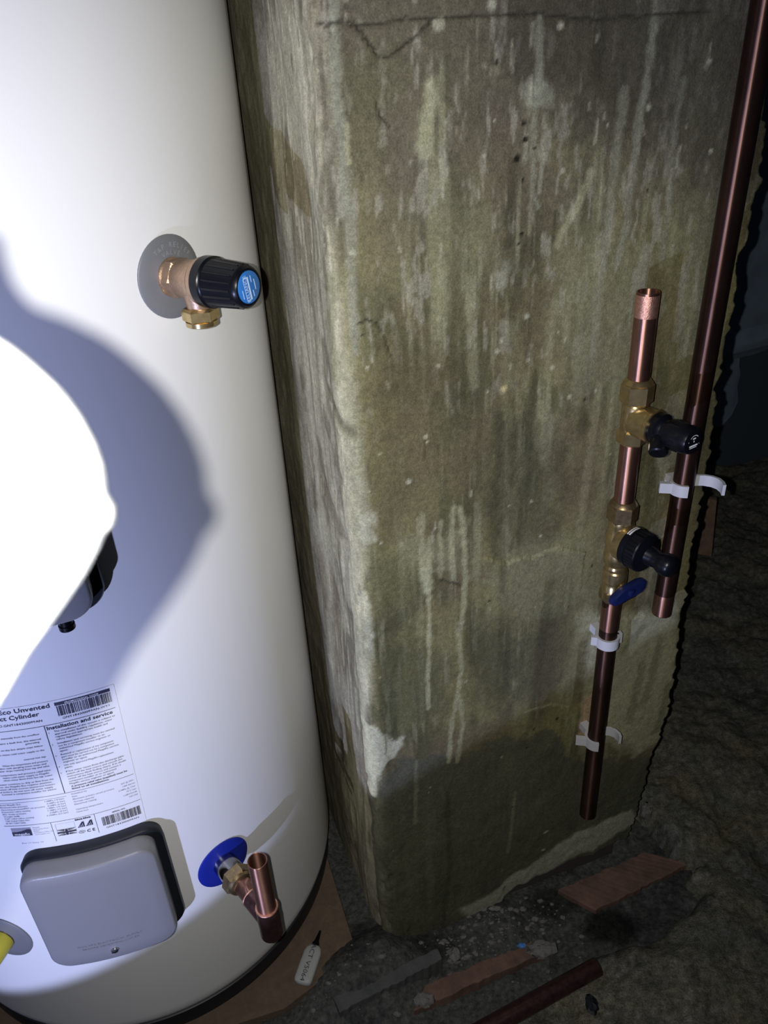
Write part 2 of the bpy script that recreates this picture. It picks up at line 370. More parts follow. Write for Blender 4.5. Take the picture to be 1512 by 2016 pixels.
    patch([(960, -120), (1100, -60), (1600, -120), (1560, 330), (1480, 420), (1380, 380), (1300, 300), (1180, 260), (1080, 150), (1000, 90)], (0.052, 0.047, 0.040), .62, .03, .05)  # dimmer light toward the top right painted in as a darker coat
    lay(0.62 * sstep(.13, .19, -T2 + (n_mid - .5) * .05), (0.075, 0.070, 0.062))  # deep left face darker: bare part, painted to deepen the shadow band too
    for P_, col, a_, sf in (
        ([(960, 830), (1050, 800), (1090, 900), (1080, 1060), (1000, 1090), (950, 1000)], (0.072, 0.068, 0.052), .55, .02),
        ([(1000, 1260), (1070, 1190), (1110, 1230), (1090, 1340), (1040, 1390), (990, 1380)], (0.075, 0.072, 0.056), .5, .02),
        ([(735, 1120), (800, 1090), (830, 1160), (810, 1260), (750, 1240)], (0.095, 0.092, 0.062), .5, .015),
        ([(745, 855), (800, 830), (815, 960), (770, 1060), (735, 1000)], (0.105, 0.088, 0.060), .5, .02),
        ([(600, 250), (645, 240), (650, 420), (620, 560), (605, 420)], (0.11, 0.10, 0.078), .45, .012),
        ([(1090, 520), (1180, 470), (1240, 560), (1230, 760), (1130, 800)], (0.185, 0.178, 0.135), .35, .03),
        ([(840, 430), (960, 440), (960, 520), (900, 570), (840, 520)], (0.20, 0.178, 0.112), .4, .02),
        ([(860, 380), (1000, 420), (990, 500), (930, 600), (870, 560), (830, 470)], (0.135, 0.128, 0.098), .35, .02),
        ([(650, 120), (760, 120), (740, 300), (660, 330)], (0.115, 0.104, 0.068), .5, .02),
        ([(1020, 1090), (1150, 1075), (1150, 1200), (1040, 1220), (960, 1150)], (0.18, 0.172, 0.128), .45, .012)): patch(P_, col, a_, sf, .03)
    # lime wash along the arris and its tongue
    arris = sstep(0.016, -0.002, T2 + wob * .012 + (fbm(T2 * 0, Z * 16, 33, 3) - .5) * .045) * sstep(.40, .52, Z) * sstep(.98, .80, Z) * (T2 > -.03); lay(0.5 * arris, LIME)
    patch([(690, 1440), (735, 1440), (770, 1455), (800, 1450), (785, 1480), (762, 1505), (742, 1530), (725, 1585), (700, 1590), (685, 1560)], LIME, 0.9, 0.003, 0.010, 0.0006)
    patch([(700, 1010), (735, 1015), (732, 1060), (715, 1075), (700, 1060)], LIME, 0.75, 0.004, 0.012)
    patch([(715, 1180), (742, 1250), (728, 1290), (705, 1285)], LIME, 0.75, 0.004, 0.010)
    patch([(905, 1790), (1050, 1720), (1130, 1655), (1240, 1605), (1255, 1640), (1190, 1690), (1040, 1765), (930, 1810)], (0.27, 0.262, 0.235), 0.85, 0.006, 0.006)
    # runs of pale water stain
    stroke([(655, 0), (657, 60), (660, 160), (668, 260), (678, 350), (687, 440), (692, 560), (697, 690)], 8, PGREY, 0.75)
    stroke([(850, 175), (846, 215), (838, 255), (833, 300)], 10, PALE, 0.7); stroke([(682, 250), (685, 320)], 4, PALE, .7)
    stroke([(840, 1125), (843, 1160)], 9, PALE, 0.75); stroke([(842, 1140), (846, 1200), (846, 1290), (842, 1340), (843, 1392)], 4.5, PALE, 0.75)
    stroke([(905, 1000), (914, 1060), (917, 1140), (912, 1200), (905, 1250), (908, 1320), (900, 1370), (890, 1420), (884, 1500)], 5, PALE, 0.62)
    for a in ([(832, 1015), (830, 1140)], [(848, 1060), (842, 1150)], [(868, 1030), (868, 1135)], [(893, 1000), (888, 1060), (893, 1140)], [(905, 1370), (912, 1430), (900, 1500)]): stroke(a, 5, PALE, 0.5)
    patch([(800, 1075), (860, 1060), (930, 1020), (915, 1130), (860, 1120), (820, 1140)], PALE, 0.33, 0.014, 0.02)
    stroke([(1062, 30), (1061, 140), (1058, 190)], 5, PGREY, .6); patch([(1040, 180), (1060, 160), (1085, 180), (1085, 205), (1038, 205)], PGREY, .7, .004, .008)
    stroke([(1052, 210), (1050, 280), (1050, 380), (1062, 408)], 5, PGREY, .6); stroke([(1165, 340), (1148, 385), (1118, 440), (1098, 480)], 6, PALE, .5)
    stroke([(1292, 0), (1283, 90), (1270, 180), (1252, 270), (1246, 350), (1235, 440), (1215, 520)], 6, PGREY, .55)
    stroke([(1232, 180), (1212, 300), (1200, 400), (1185, 520), (1165, 700)], 7, PGREY, .45); stroke([(1345, 160), (1325, 280), (1315, 420), (1300, 520)], 6, PGREY, .4)
    stroke([(995, 520), (990, 560)], 8, PGREY, .6); stroke([(1012, 640), (1005, 760)], 9, PALE, .3); stroke([(1010, 330), (1000, 480)], 7, DARK, .45)
    stroke([(1040, 480), (1010, 620), (1005, 800), (1010, 950)], 9, DARK, .38); stroke([(870, 520), (868, 720)], 7, PALE, .3); stroke([(925, 560), (935, 760)], 9, PALE, .28)
    stroke([(985, 820), (970, 1000), (975, 1100)], 9, DARK, .35); stroke([(1090, 600), (1070, 820)], 8, PALE, .25); stroke([(1180, 760), (1140, 1050)], 8, PALE, .25); stroke([(1080, 1150), (1050, 1400)], 10, DARK, .3)
    stroke([(880, 1560), (885, 1700), (870, 1840)], 6, DARK, .5); stroke([(1015, 1560), (1000, 1680)], 4, PALE, .25); stroke([(820, 1500), (818, 1620)], 4, PALE, .25)
    patch([(735, 640), (790, 640), (880, 700), (870, 800), (780, 850), (720, 800)], (0.10, 0.084, 0.056), .6, .02, .03)
    patch([(800, 820), (900, 780), (980, 860), (960, 1000), (860, 990), (800, 920)], (0.125, 0.105, 0.07), .5, .02, .03)
    # cracks: fine open joints in the coat
    def crack(pts, wpx=2.2):
        nonlocal disp
        Pm = F(pts); Q = []
        for (a, b), (c, d) in zip(Pm[:-1], Pm[1:]):
            for k in range(6): Q.append((a + (c - a) * k / 6, b + (d - b) * k / 6))
        Q = [(a + (random.random() - .5) * .0014, b + (random.random() - .5) * .0016) for a, b in Q] + [Pm[-1]]
        d = edist(S, Z, Q); m = sstep(wpx * .0008, wpx * .0002, d); lay(0.7 * m, (0.03, 0.027, 0.022)); disp -= 0.0018 * m
    random.seed(4)
    crack([(610, 42), (640, 50), (680, 40), (705, 52), (760, 45), (800, 35), (850, 38), (900, 35), (950, 28), (1010, 25), (1080, 29), (1160, 38), (1260, 32), (1400, 20)])
    crack([(700, 52), (722, 80), (745, 110), (765, 112), (800, 88), (830, 60), (850, 42)]); crack([(706, 636), (722, 629), (740, 636), (755, 660), (768, 700)], 1.6)
    crack([(870, 1142), (895, 1150), (912, 1155)], 2); crack([(740, 200), (748, 230), (768, 250)], 1.5)
    def lip(pts, hgt=0.0022):
        nonlocal disp
        P = F(pts); d = edist(S, Z, P); zl = np.interp(S, [p[0] for p in P], [p[1] for p in P]); inx = (S > P[0][0]) & (S < P[-1][0])
        m = np.exp(-np.clip(zl - Z, 0, 1) / .02) * (Z < zl) * inx; disp += hgt * m; lay(.5 * sstep(.0016, .0004, d) * inx, (0.25, 0.235, 0.175))
    rs2 = np.random.RandomState(17)
    for k in range(110):                      # short pale and dark scratches, mostly high on the wall and beside the arris
        s_ = S0 - .13 + rs2.rand() ** 2.2 * .52; z_ = .55 + rs2.rand() ** .7 * .64; L_ = .004 + rs2.rand() ** 2 * .026; i0, i1 = np.searchsorted(t + S0, [s_ - .004, s_ + .004]); j0, j1 = np.searchsorted(zz, [z_ - .004, z_ + L_ + .004])
        if i1 - i0 < 2: continue
        sl = (slice(i0, i1 + 1), slice(j0, j1 + 1)); d = edist(S[sl], Z[sl], [(s_, z_), (s_ + (rs2.rand() - .5) * .004, z_ + L_)]); m = ((.22 + .38 * rs2.rand()) * sstep(.0020, .0005, d))[..., None]
        C[sl] = C[sl] * (1 - m) + np.array((0.33, 0.31, 0.265) if rs2.rand() < .75 else (0.05, 0.045, 0.036)) * m; disp[sl] += .0004 * m[..., 0]
    lip([(955, 1097), (965, 1100), (975, 1104), (990, 1108), (1002, 1107), (1014, 1100), (1030, 1097), (1046, 1097), (1060, 1092), (1075, 1085), (1092, 1080), (1110, 1079), (1128, 1083), (1150, 1088)], .0034); lip([(1230, 1215), (1290, 1208), (1340, 1198)]); lip([(1030, 1400), (1085, 1385), (1120, 1392)], .0015)
    for p, r in [((1035, 275), 5), ((1020, 312), 5), ((1031, 242), 4), ((1029, 460), 4), ((1052, 293), 3), ((980, 122), 3), ((1030, 355), 3), ((1022, 482), 2), ((1275, 375), 3), ((1037, 1472), 4), ((1010, 1590), 3), ((958, 1450), 2), ((870, 1485), 2), ((1112, 1440), 2), ((713, 660), 2)]: spotm(p, r, (0.015, 0.013, 0.01), .95, -0.001)
    for p, r in [((992, 767), 9)]: spotm(p, r, (0.38, 0.32, 0.21), .95, 0.0012)
    for p, r in [((1120, 780), 4), ((748, 893), 3), ((838, 858), 4), ((805, 948), 5), ((863, 720), 3), ((1108, 337), 4), ((693, 498), 7), ((1100, 655), 3), ((970, 10), 8), ((862, 48), 9), ((840, 870), 3), ((954, 305), 3), ((722, 723), 4), ((1075, 1640), 9), ((1068, 1690), 7)]: spotm(p, r, LIME, .8, 0.0006)
    rs = np.random.RandomState(8)
    for k in range(70):
        s_, z_ = S0 + rs.rand() * .42, rs.rand() * 1.15; r = .0006 + rs.rand() ** 3 * .0022; i0 = np.searchsorted(t + S0, s_); j0 = np.searchsorted(zz, z_)
        sl = (slice(max(0, i0 - 6), i0 + 7), slice(max(0, j0 - 6), j0 + 7)); d = np.hypot(S[sl] - s_, Z[sl] - z_); m = (sstep(r * 1.6, r * .5, d) * .8)[..., None]
        C[sl] = C[sl] * (1 - m) + np.array(LIME if rs.rand() < .7 else (0.02, 0.018, 0.014)) * m
    # pale pink spill beside the pipes
    for a, wpx in (([(1160, 1380), (1150, 1450)], 14), ([(1322, 990), (1310, 1080)], 9), ([(1315, 1018), (1318, 1022)], 10)): stroke(a, wpx, (0.40, 0.27, 0.21), .55)
    # smears on the left face
    def FL(pts): return [(S0 - a, b) for a, b in (on_left(p) for p in pts)]
    def strokeL(pts, wm, col, amt, lift):
        nonlocal disp
        d = edist(S, Z, FL(pts)) + wob * wm; m = amt * sstep(wm * 1.6, wm * .5, d) * (T2 < 0.01); lay(m, col); disp += lift * m
    strokeL([(668, 1430), (672, 1500), (690, 1545)], .010, (0.06, 0.055, 0.046), .8, -.002); strokeL([(640, 1380), (655, 1470), (690, 1560)], .006, (0.065, 0.06, 0.05), .7, -.001)
    strokeL([(640, 960), (655, 1010), (668, 1040)], .012, (0.11, 0.095, 0.08), .6, -.002); strokeL([(648, 770), (668, 830), (682, 860)], .006, (0.085, 0.08, 0.058), .6, -.002)
    strokeL([(655, 560), (650, 640), (662, 740)], .010, (0.12, 0.118, 0.08), .5, 0); strokeL([(530, 130), (550, 300), (600, 700), (640, 1100), (655, 1300)], .013, (0.26, 0.245, 0.225), .5, .0008)
    C *= (0.9 + 0.25 * fbm(T2 * 400, Z * 260, 41, 2))[..., None]
    _m = C.mean((0, 1)); C = _m * (np.clip(C, .004, 1) / _m) ** 1.28
    C *= (np.array([1.02, 1.05, 0.87]) * (1 - lf[..., None]) + np.array([1.62, 1.62, 1.20]) * lf[..., None])
    # --- points
    u, n = FU, FN
    base = np.zeros((len(t), 3)); nor = np.zeros((len(t), 3))
    cc = CORNER + u * rc - n * rc
    for i in range(n1): base[i] = CORNER - n * left_d[i]; nor[i] = -u
    for i, a in enumerate(ca): nor[n1 + i] = -u * math.cos(a) + n * math.sin(a); base[n1 + i] = cc + nor[n1 + i] * rc
    P = np.zeros(T2.shape + (3,)); P[:] = base[:, None, :]
    P[n1 + n2:] = CORNER[None, None, :] + u[None, None, :] * T2[n1 + n2:][..., None]
    nn = np.zeros_like(P); nn[:] = nor[:, None, :]; nn[n1 + n2:] = n
    # the bottom of the coat hangs raggedly clear of the floor on the right
    P += nn * disp[..., None]; P[..., 2] = Z
    lift = np.interp(t, [0.0, 0.17, 0.22, 0.44], [-0.03, -0.03, 0.012, 0.02])[:, None] + (fbm(T2 * 60, Z * 0, 44, 2) - .5) * .012
    P[..., 2] = np.where(Z < .12, lift + (Z + .03) * (0.12 - lift) / .15, P[..., 2])
    # broken right edge turns back into the wall
    last = P[-1]; e1 = last - n * 0.006 + u * 0.001; e2 = last - n * 0.016 - u * 0.010
    P = np.concatenate([P, e1[None], e2[None]]); C = np.concatenate([C, C[-1:] * .8, C[-1:] * .5])
    return P, C
Pp, Cp = build_pier()
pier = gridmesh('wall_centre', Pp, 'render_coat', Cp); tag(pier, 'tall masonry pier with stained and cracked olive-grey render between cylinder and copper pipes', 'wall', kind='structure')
mb = MB(); a_ = CORNER + FU * .006 - FN * .014
mb.prism([a_, a_ + FU * .40, a_ + FU * .40 - FN * .72, a_ - FN * .72], -0.03, 2.4); core = mb.build('brick_core', 'brick_dark', None, 0); core.parent = pier

# ------------------------------------------------------------------ floor, other walls
def build_floor():
    xs = np.concatenate([np.linspace(-1.3, -.32, 12)[:-1], np.arange(-.32, .62, .0045), np.linspace(.63, 2.6, 20)])
    ys = np.concatenate([np.linspace(-1.7, .46, 14)[:-1], np.arange(.46, 1.0, .0045), np.linspace(1.01, 2.6, 20)])
    X, Y = np.meshgrid(xs, ys, indexing='ij')
    Z = -0.028 + (fbm(X * 22, Y * 22, 51, 4) - .5) * .012 + (fbm(X * 120, Y * 120, 52, 3) - .5) * .007
    m = fbm(X * 16, Y * 16, 53, 4); n = fbm(X * 90, Y * 90, 54, 3)
    C = np.zeros(X.shape + (3,)); C[:] = (0.070, 0.073, 0.068)
    for k, (mm, col) in enumerate(((sstep(.45, .65, m), (0.045, 0.046, 0.048)), (.5 * sstep(.58, .72, n), (0.11, 0.11, 0.10)), (.5 * sstep(.5, .7, fbm(X * 6, Y * 6, 56, 3)), (0.075, 0.068, 0.055)))):
        C = C * (1 - mm[..., None]) + np.array(col) * mm[..., None]
    for (px, rad, k_) in (((1215, 1800), .060, .75), ((1090, 1755), .05, .6), ((860, 1850), .04, .5)):  # shade of the pit and trench painted dark into the floor tint
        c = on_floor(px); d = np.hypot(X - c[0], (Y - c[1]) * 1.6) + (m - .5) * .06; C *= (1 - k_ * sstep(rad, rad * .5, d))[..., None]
    # dust heaped at the foot of the pier
    for (px, rad, h) in (((765, 1885), .060, .045), ((690, 1925), .055, .026), ((985, 1805), .050, .022), ((640, 1975), .06, .020)):
        c = on_floor(px); d = np.hypot(X - c[0], Y - c[1]); Z += h * np.exp(-(d / rad) ** 2)
    return np.stack([X, Y, Z], -1), C
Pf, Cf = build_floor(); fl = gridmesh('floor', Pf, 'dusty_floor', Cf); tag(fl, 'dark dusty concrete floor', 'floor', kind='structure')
FX = Pf[:, 0, 0]; FY = Pf[0, :, 1]
def floor_z(x, y):
    i = min(max(np.searchsorted(FX, x), 0), len(FX) - 1); j = min(max(np.searchsorted(FY, y), 0), len(FY) - 1); return float(Pf[i, j, 2])
def slab(name, poly, z0, z1, m, label):
    b = MB(); b.prism(poly, z0, z1); o = b.build(name, m, None, 0); return tag(o, label, name.split('_')[0], kind='structure')
slab('wall_left', [(-1.4, -1.75), (-1.3, -1.75), (-1.3, 2.7), (-1.4, 2.7)], -.05, 2.5, 'wall_paint', 'dark plastered wall left of the cylinder')
slab('wall_back', [(-1.3, 2.06), (2.6, 2.06), (2.6, 2.16), (-1.3, 2.16)], -.05, 2.5, 'membrane_black', 'dark far wall behind the torn membrane')
slab('wall_right', [(2.6, -1.75), (2.7, -1.75), (2.7, 2.6), (2.6, 2.6)], -.05, 2.5, 'wall_paint', 'dark wall far right')
slab('ceiling', [(-1.4, -1.75), (2.7, -1.75), (2.7, 2.7), (-1.4, 2.7)], 2.42, 2.5, 'wall_paint', 'dark ceiling over the cupboard')

# ================================================================== THE CYLINDER
cylo = thing('water_cylinder', (CC[0], CC[1], 0.0), 'tall white hot water cylinder on a black base with a printed paper label', 'cylinder')
o3 = np.array([CC[0], CC[1], 0])
mb = MB(); mb.lathe([(RC - .015, .039), (RC - .009, .0395), (RC - .0045, .047), (RC - .0015, .056), (RC, .068), (RC, 1.50), (RC - .004, 1.515), (RC - .02, 1.53), (.12, 1.56), (.02, 1.565)], o3, (0, 0, 1), 192); mb.build('casing', 'white_enamel', cylo, 40)
mb = MB(); mb.lathe([(.2, 0), (.274, 0), (.2785, .002), (.2845, .012), (.2848, .022), (.2838, .034), (.2850, .036), (.2845, .039), (.2815, .0405), (.2, .0405)], o3, (0, 0, 1), 192); mb.build('base_ring', 'black_rubber', cylo, 40)

# --- printed label: laid out in millimetres, turned a little on the casing
LA, LZ, LT = 0.100, 0.520, -0.038
def lab(x, y, off=0.0006):
    a = LA + (x * math.cos(LT) - y * math.sin(LT)) / 1000; z = LZ + (x * math.sin(LT) + y * math.cos(LT)) / 1000
    return cylpt(-math.pi / 2 + a / RC, z, off)
mb = MB(); nx, ny = 40, 20; v = []; f = []
for off in (0.0004, -0.002):
    for i in range(nx + 1):
        for j in range(ny + 1): v.append(lab(-106 + 141.5 * i / nx, -103 + 199 * j / ny, off))
N1 = (nx + 1) * (ny + 1)
for i in range(nx):
    for j in range(ny): k = i * (ny + 1) + j; f.append((k, k + ny + 1, k + ny + 2, k + 1))
mb.add(v[:N1], f); label_o = mb.build('paper_label', 'paper', cylo, 60); label_o['label'] = 'white paper label printed with instructions, barcodes and approval marks'
ink = MB(); inkg = MB(); inkw = MB()
def ltext(b, txt, x, y, size, width=None, align='LEFT', bold=0.0, off=0.0008):
    v, f = text_tris(txt, size, align, width, bold)
    b.add([lab(x + p[0], y + p[1], off) for p in v], f)
def lrect(b, x0, y0, x1, y1, off=0.0007):
    n = max(1, int(abs(x1 - x0) / 4)); v = []; f = []
    for i in range(n + 1):
        x = x0 + (x1 - x0) * i / n; v += [lab(x, y0, off), lab(x, y1, off)]
    for i in range(n): f.append((2 * i, 2 * i + 2, 2 * i + 3, 2 * i + 1))
    b.add(v, f)
def lpoly(b, pts, off=0.0007): b.add([lab(x, y, off) for x, y in pts], [tuple(range(len(pts)))])
def barcode(x0, x1, y0, y1, seed):
    rs = random.Random(seed); x = x0
    while x < x1:
        wb = rs.choice((.28, .28, .55, .55, .85)); lrect(ink, x, y0, min(x + wb, x1), y1); x += wb + rs.choice((.3, .3, .55, .8))
lrect(ink, -20.4, 89.4, 30.8, 93.2); ltext(inkw, 'PROMOTIONAL CODE', -11, 90.2, 3.0, 31, bold=.06, off=.0010)
barcode(-19.5, 30.6, 76.0, 88.6, 3); ltext(ink, 'GNT184300099AN-WY1', -16.5, 71.6, 3.6, 43.5)
ltext(ink, 'Megaflo Eco Unvented', -24.8, 89.0, 7.6, 74, 'RIGHT', .10); ltext(ink, 'Direct Cylinder', -35.6, 81.2, 7.2, 50, 'RIGHT', .10)
ltext(ink, 'SERIAL NO.GNT184300099AN', -34.9, 73.4, 4.0, 57, 'RIGHT')
lrect(ink, -104, 67.2, 32, 67.7); lrect(ink, -35.0, -26.5, -34.3, 67.3); lrect(ink, -104, -27.2, 34, -26.8)
ltext(ink, 'Installation and service', -33.0, 61.4, 6.2, 61.5, bold=.11)
R1 = [('1', ['The installation of this system is subject to', 'approval under building regulations, water', 'regulations and appropriate health and', 'safety legislation.']),
      ('2', ['Installation and servicing must be carried', 'out by a competent installer or an', 'authorised Megaflo service engineer or', 'agent.']),
      ('3', ['Removal or replacement of any component', 'part must be carried out by a competent', 'installer or an authorised Megaflo service', 'engineer or agent.']),
      ('4', ['Use only approved Megaflo replacement', 'parts.']),
      ('5', ['If hot water issues from the discharge pipe,', 'switch off the heat source and consult the', 'instructions (fault finding chart). If in doubt', 'switch off the heat source and contact a', 'competent installer or an authorised', 'Megaflo service engineer or agent.'])]
for (no, lines), y in zip(R1, (57.0, 41.0, 25.6, 10.6, 1.6)):
    ltext(ink, no, -33.0, y - .6, 2.6)
    for k, s_ in enumerate(lines): ltext(ink, s_, -27.6, y - 3.55 * k, 3.15, min(57.5, len(s_) * 1.29))
for k, s_ in enumerate(['A pressure relief valve (supplied) must be', 'fitted to all installations.']): ltext(ink, s_, -27.0, -20.2 - 3.6 * k, 3.2, len(s_) * 1.32, bold=.07)
R2 = [(57.5, ['mittently from the overflow']), (51, ['not have a fault but, the internal', 'generating']), (42, ['on the five simple steps below']), (36, ['the mains cold water supply to the']), (27, ['nearest hot tap.']),
      (21, ['When the temperature and pressure', 'valve with gurgling noise stops and', 'water stops running from tap and valve']), (8, ['temperature and pressure relief valve', 'mains cold water supply to Megaflo', 'when water flows from hot tap. Leave']),
      (-5, ['water continues to drip or flow from the', 'overflow, the Megaflo Eco requires attention.', 'switch off heat sources (immersion heaters', 'and boiler), do not turn off water supply.', 'Contact a competent installer for advice.'])]
for y, lines in R2:
    for k, s_ in enumerate(lines): ltext(ink, s_, -41.0 - (3.5 if k % 2 else 0) * .6, y - 3.6 * k, 3.1, min(60, len(s_) * 1.30), 'RIGHT')
rt = random.Random(5)
words = ['Model Megaflo Eco', 'Maximum inlet pressure', 'Operating pressure/PRV set pressure', 'Expansion valve setting', 'Max design pressure', 'Weight (full)', 'T&P relief valve setting', 'T&P Relief Valve No.', 'BS EN 12897:2006']
for k, s_ in enumerate(words): ltext(inkg, s_, -101, -35 - 3.5 * k, 2.9, len(s_) * 1.25, bold=.03)
for k in range(7): s_ = rt.choice(['1.2MPa (12 bar)', '0.35MPa (3.5 bar)', '0.6MPa (6 bar)', '0.8MPa (8 bar)', '1.0MPa (10 bar)']); ltext(inkg, s_, -37, -35 - 3.5 * k, 2.9, len(s_) * 1.25, 'RIGHT', bold=.03)
for k, s_ in enumerate(['Installed by', 'Date', 'Maximum primary circuit pressure', 'Storage capacity', 'Electrical rating', '', 'Operating temperature', 'Heat loss']):
    if s_: ltext(inkg, s_, -29, -31 - 3.9 * k, 2.9, len(s_) * 1.28, bold=.03)
for k, s_ in enumerate(['3kW @ 240V~', '180 litres', '0.3MPa @ 3 bar', '70 C max', '1.68kWh/24h', '9471704']): ltext(inkg, s_, 33, -36 - 4.4 * k, 2.9, len(s_) * 1.25, 'RIGHT', bold=.03)
lrect(inkg, -104, -31.6, -34, -31.2); lrect(ink, -104, -66.3, 34.6, -65.9)
# logo plate: grey sky over a dark hill, the name in white
lpoly(inkg, [(-98.4, -69.8), (-98.4, -82), (-78.4, -82), (-78.4, -69.8)])
lpoly(ink, [(-98.4, -75.8), (-98.4, -82.0), (-78.4, -82.0), (-78.4, -72.6), (-82, -72.0), (-88, -74.8), (-93, -75.9)], .0009)
ltext(inkw, 'megaflo', -96, -80.6, 5.0, 15.5, bold=.08, off=.0011)
for k, s_ in enumerate(['Megaflo', 'Nottingham Road', 'Belper', 'Derbyshire DE56 1JT', 'www.megaflo.com']): ltext(inkg, s_, -76, -71.5 - 2.7 * k, 2.3, len(s_) * 1.0)
lrect(ink, -57.2, -95.8, -56.8, -66.2); lrect(ink, -13.7, -95.8, -13.3, -66.2)
ltext(inkg, 'Rev 11 Issue 10', -92, -94.8, 2.6, 22)
# union flag, approval triangles, N in a ring and CE
fx, fy = -53.5, -88.0
for (x0, y0, x1, y1) in ((8.2, 0, 10.8, 9), (0, 3.4, 19, 5.6)): lrect(ink, fx + x0, fy + y0, fx + x1, fy + y1, .0010)
for pts in (((0, .3), (6.5, 3), (7.6, 3), (1.6, 0)), ((19, .3), (12.5, 3), (11.4, 3), (17.4, 0)), ((0, 8.7), (6.5, 6), (7.6, 6), (1.6, 9)), ((19, 8.7), (12.5, 6), (11.4, 6), (17.4, 9)), ((2.5, 0), (7.6, 2.2), (7.6, 0)), ((16.5, 0), (11.4, 2.2), (11.4, 0)), ((2.5, 9), (7.6, 6.8), (7.6, 9)), ((16.5, 9), (11.4, 6.8), (11.4, 9))): lpoly(ink, [(fx + a, fy + b) for a, b in pts], .0009)
for a in ((0, 0, 19, .25), (0, 9, 19, 9.25), (0, 0, .25, 18), (18.8, 0, 19, 18), (0, 17.8, 19, 18)): lrect(inkg, fx + a[0], fy + a[1], fx + a[2], fy + a[3])
for x0 in (-32.5, -24.3):
    ltext(ink, 'kiwa', x0 - .6, -69.6, 3.4, 7.6, bold=.16)
    lpoly(ink, [(x0, -81), (x0 + 7.3, -81), (x0 + 7.3, -73), (x0 + 5.2, -73)], .0008)
    for k in range(3): lrect(inkw, x0 + 2.2 + 1.6 * k, -80.6, x0 + 2.6 + 1.6 * k, -78.4 + 1.4 * k, .0010)
    lrect(inkg, x0 - .2, -81.2, x0 + 7.5, -81.0)
ring = [(-29.6 + 3.3 * math.cos(a), -88.2 + 2.4 * math.sin(a)) for a in np.linspace(0, 2 * math.pi, 25)]
for (xa, ya), (xb, yb) in zip(ring[:-1], ring[1:]): lpoly(ink, [(xa, ya), (xb, yb), (-29.6 + (xb + 29.6) * .86, -88.2 + (yb + 88.2) * .86), (-29.6 + (xa + 29.6) * .86, -88.2 + (ya + 88.2) * .86)], .0008)
ltext(ink, 'N', -31.0, -89.6, 4.0, 2.6); ltext(ink, 'C E', -24.5, -90.4, 5.6, 8.0, bold=.12)
ltext(ink, 'SERIAL NO.', 4, -71.8, 2.6, 14, bold=.05); barcode(-7.6, 32.2, -87.2, -74.2, 9); ltext(ink, 'GNT184300099AN', -5.2, -92.0, 3.5, 34)
ink.build('label_print', 'ink', None, 0); inkg.build('fine_print', 'ink_grey', None, 0); inkw.build('reversed_print', 'ink_white', None, 0)
for nm in ('label_print', 'fine_print', 'reversed_print'):
    o = bpy.data.objects[nm]; o.data.transform(Matrix.Translation(Vector(-np.array(label_o['_o'])))); o.location = (0, 0, 0); o.parent = label_o; o['kind'] = 'stuff'

# ------------------------------------------------------------------ heater covers
def rrect(a0, a1, z0, z1, r, n=8):
    out = []
    for cx_, cz_, s_ in ((a1 - r, z1 - r, 0), (a0 + r, z1 - r, 1), (a0 + r, z0 + r, 2), (a1 - r, z0 + r, 3)):
        for k in range(n + 1):
            t = math.pi / 2 * (s_ + k / n); out.append((cx_ + r * math.cos(t), cz_ + r * math.sin(t)))
    res = []
    for i, ((x0, y0), (x1, y1)) in enumerate(zip(out, out[1:] + out[:1])):    # denser along the long sides so that they follow the casing
        m_ = 10 if i % (n + 1) == n else 1
        for k in range(m_): res.append((x0 + (x1 - x0) * k / m_, y0 + (y1 - y0) * k / m_))
    return res
def apt(a, z, off): return cylpt(-math.pi / 2 + a / RC, z, off)
def shell(b, rings):
    """rings: (outline, offset) from the casing outwards; last one is closed with a curved face"""
    n = len(rings[0][0]); v = []; f = []
    for ol, off in rings: v += [apt(a, z, off) for a, z in ol]
    for i in range(len(rings) - 1):
        for k in range(n): k2 = (k + 1) % n; f.append((i * n + k, i * n + k2, (i + 1) * n + k2, (i + 1) * n + k))
    ol, off = rings[-1]; c = np.mean(ol, 0); base = (len(rings) - 1) * n
    for q in (0.8, 0.55, 0.3, 0.1):
        v += [apt(c[0] + (a - c[0]) * q, c[1] + (z - c[1]) * q, off) for a, z in ol]
        for k in range(n): k2 = (k + 1) % n; f.append((base + k, base + k2, base + n + k2, base + n + k))
        base += n
    f.append(tuple(base + k for k in range(n))); b.add(v, f); return b
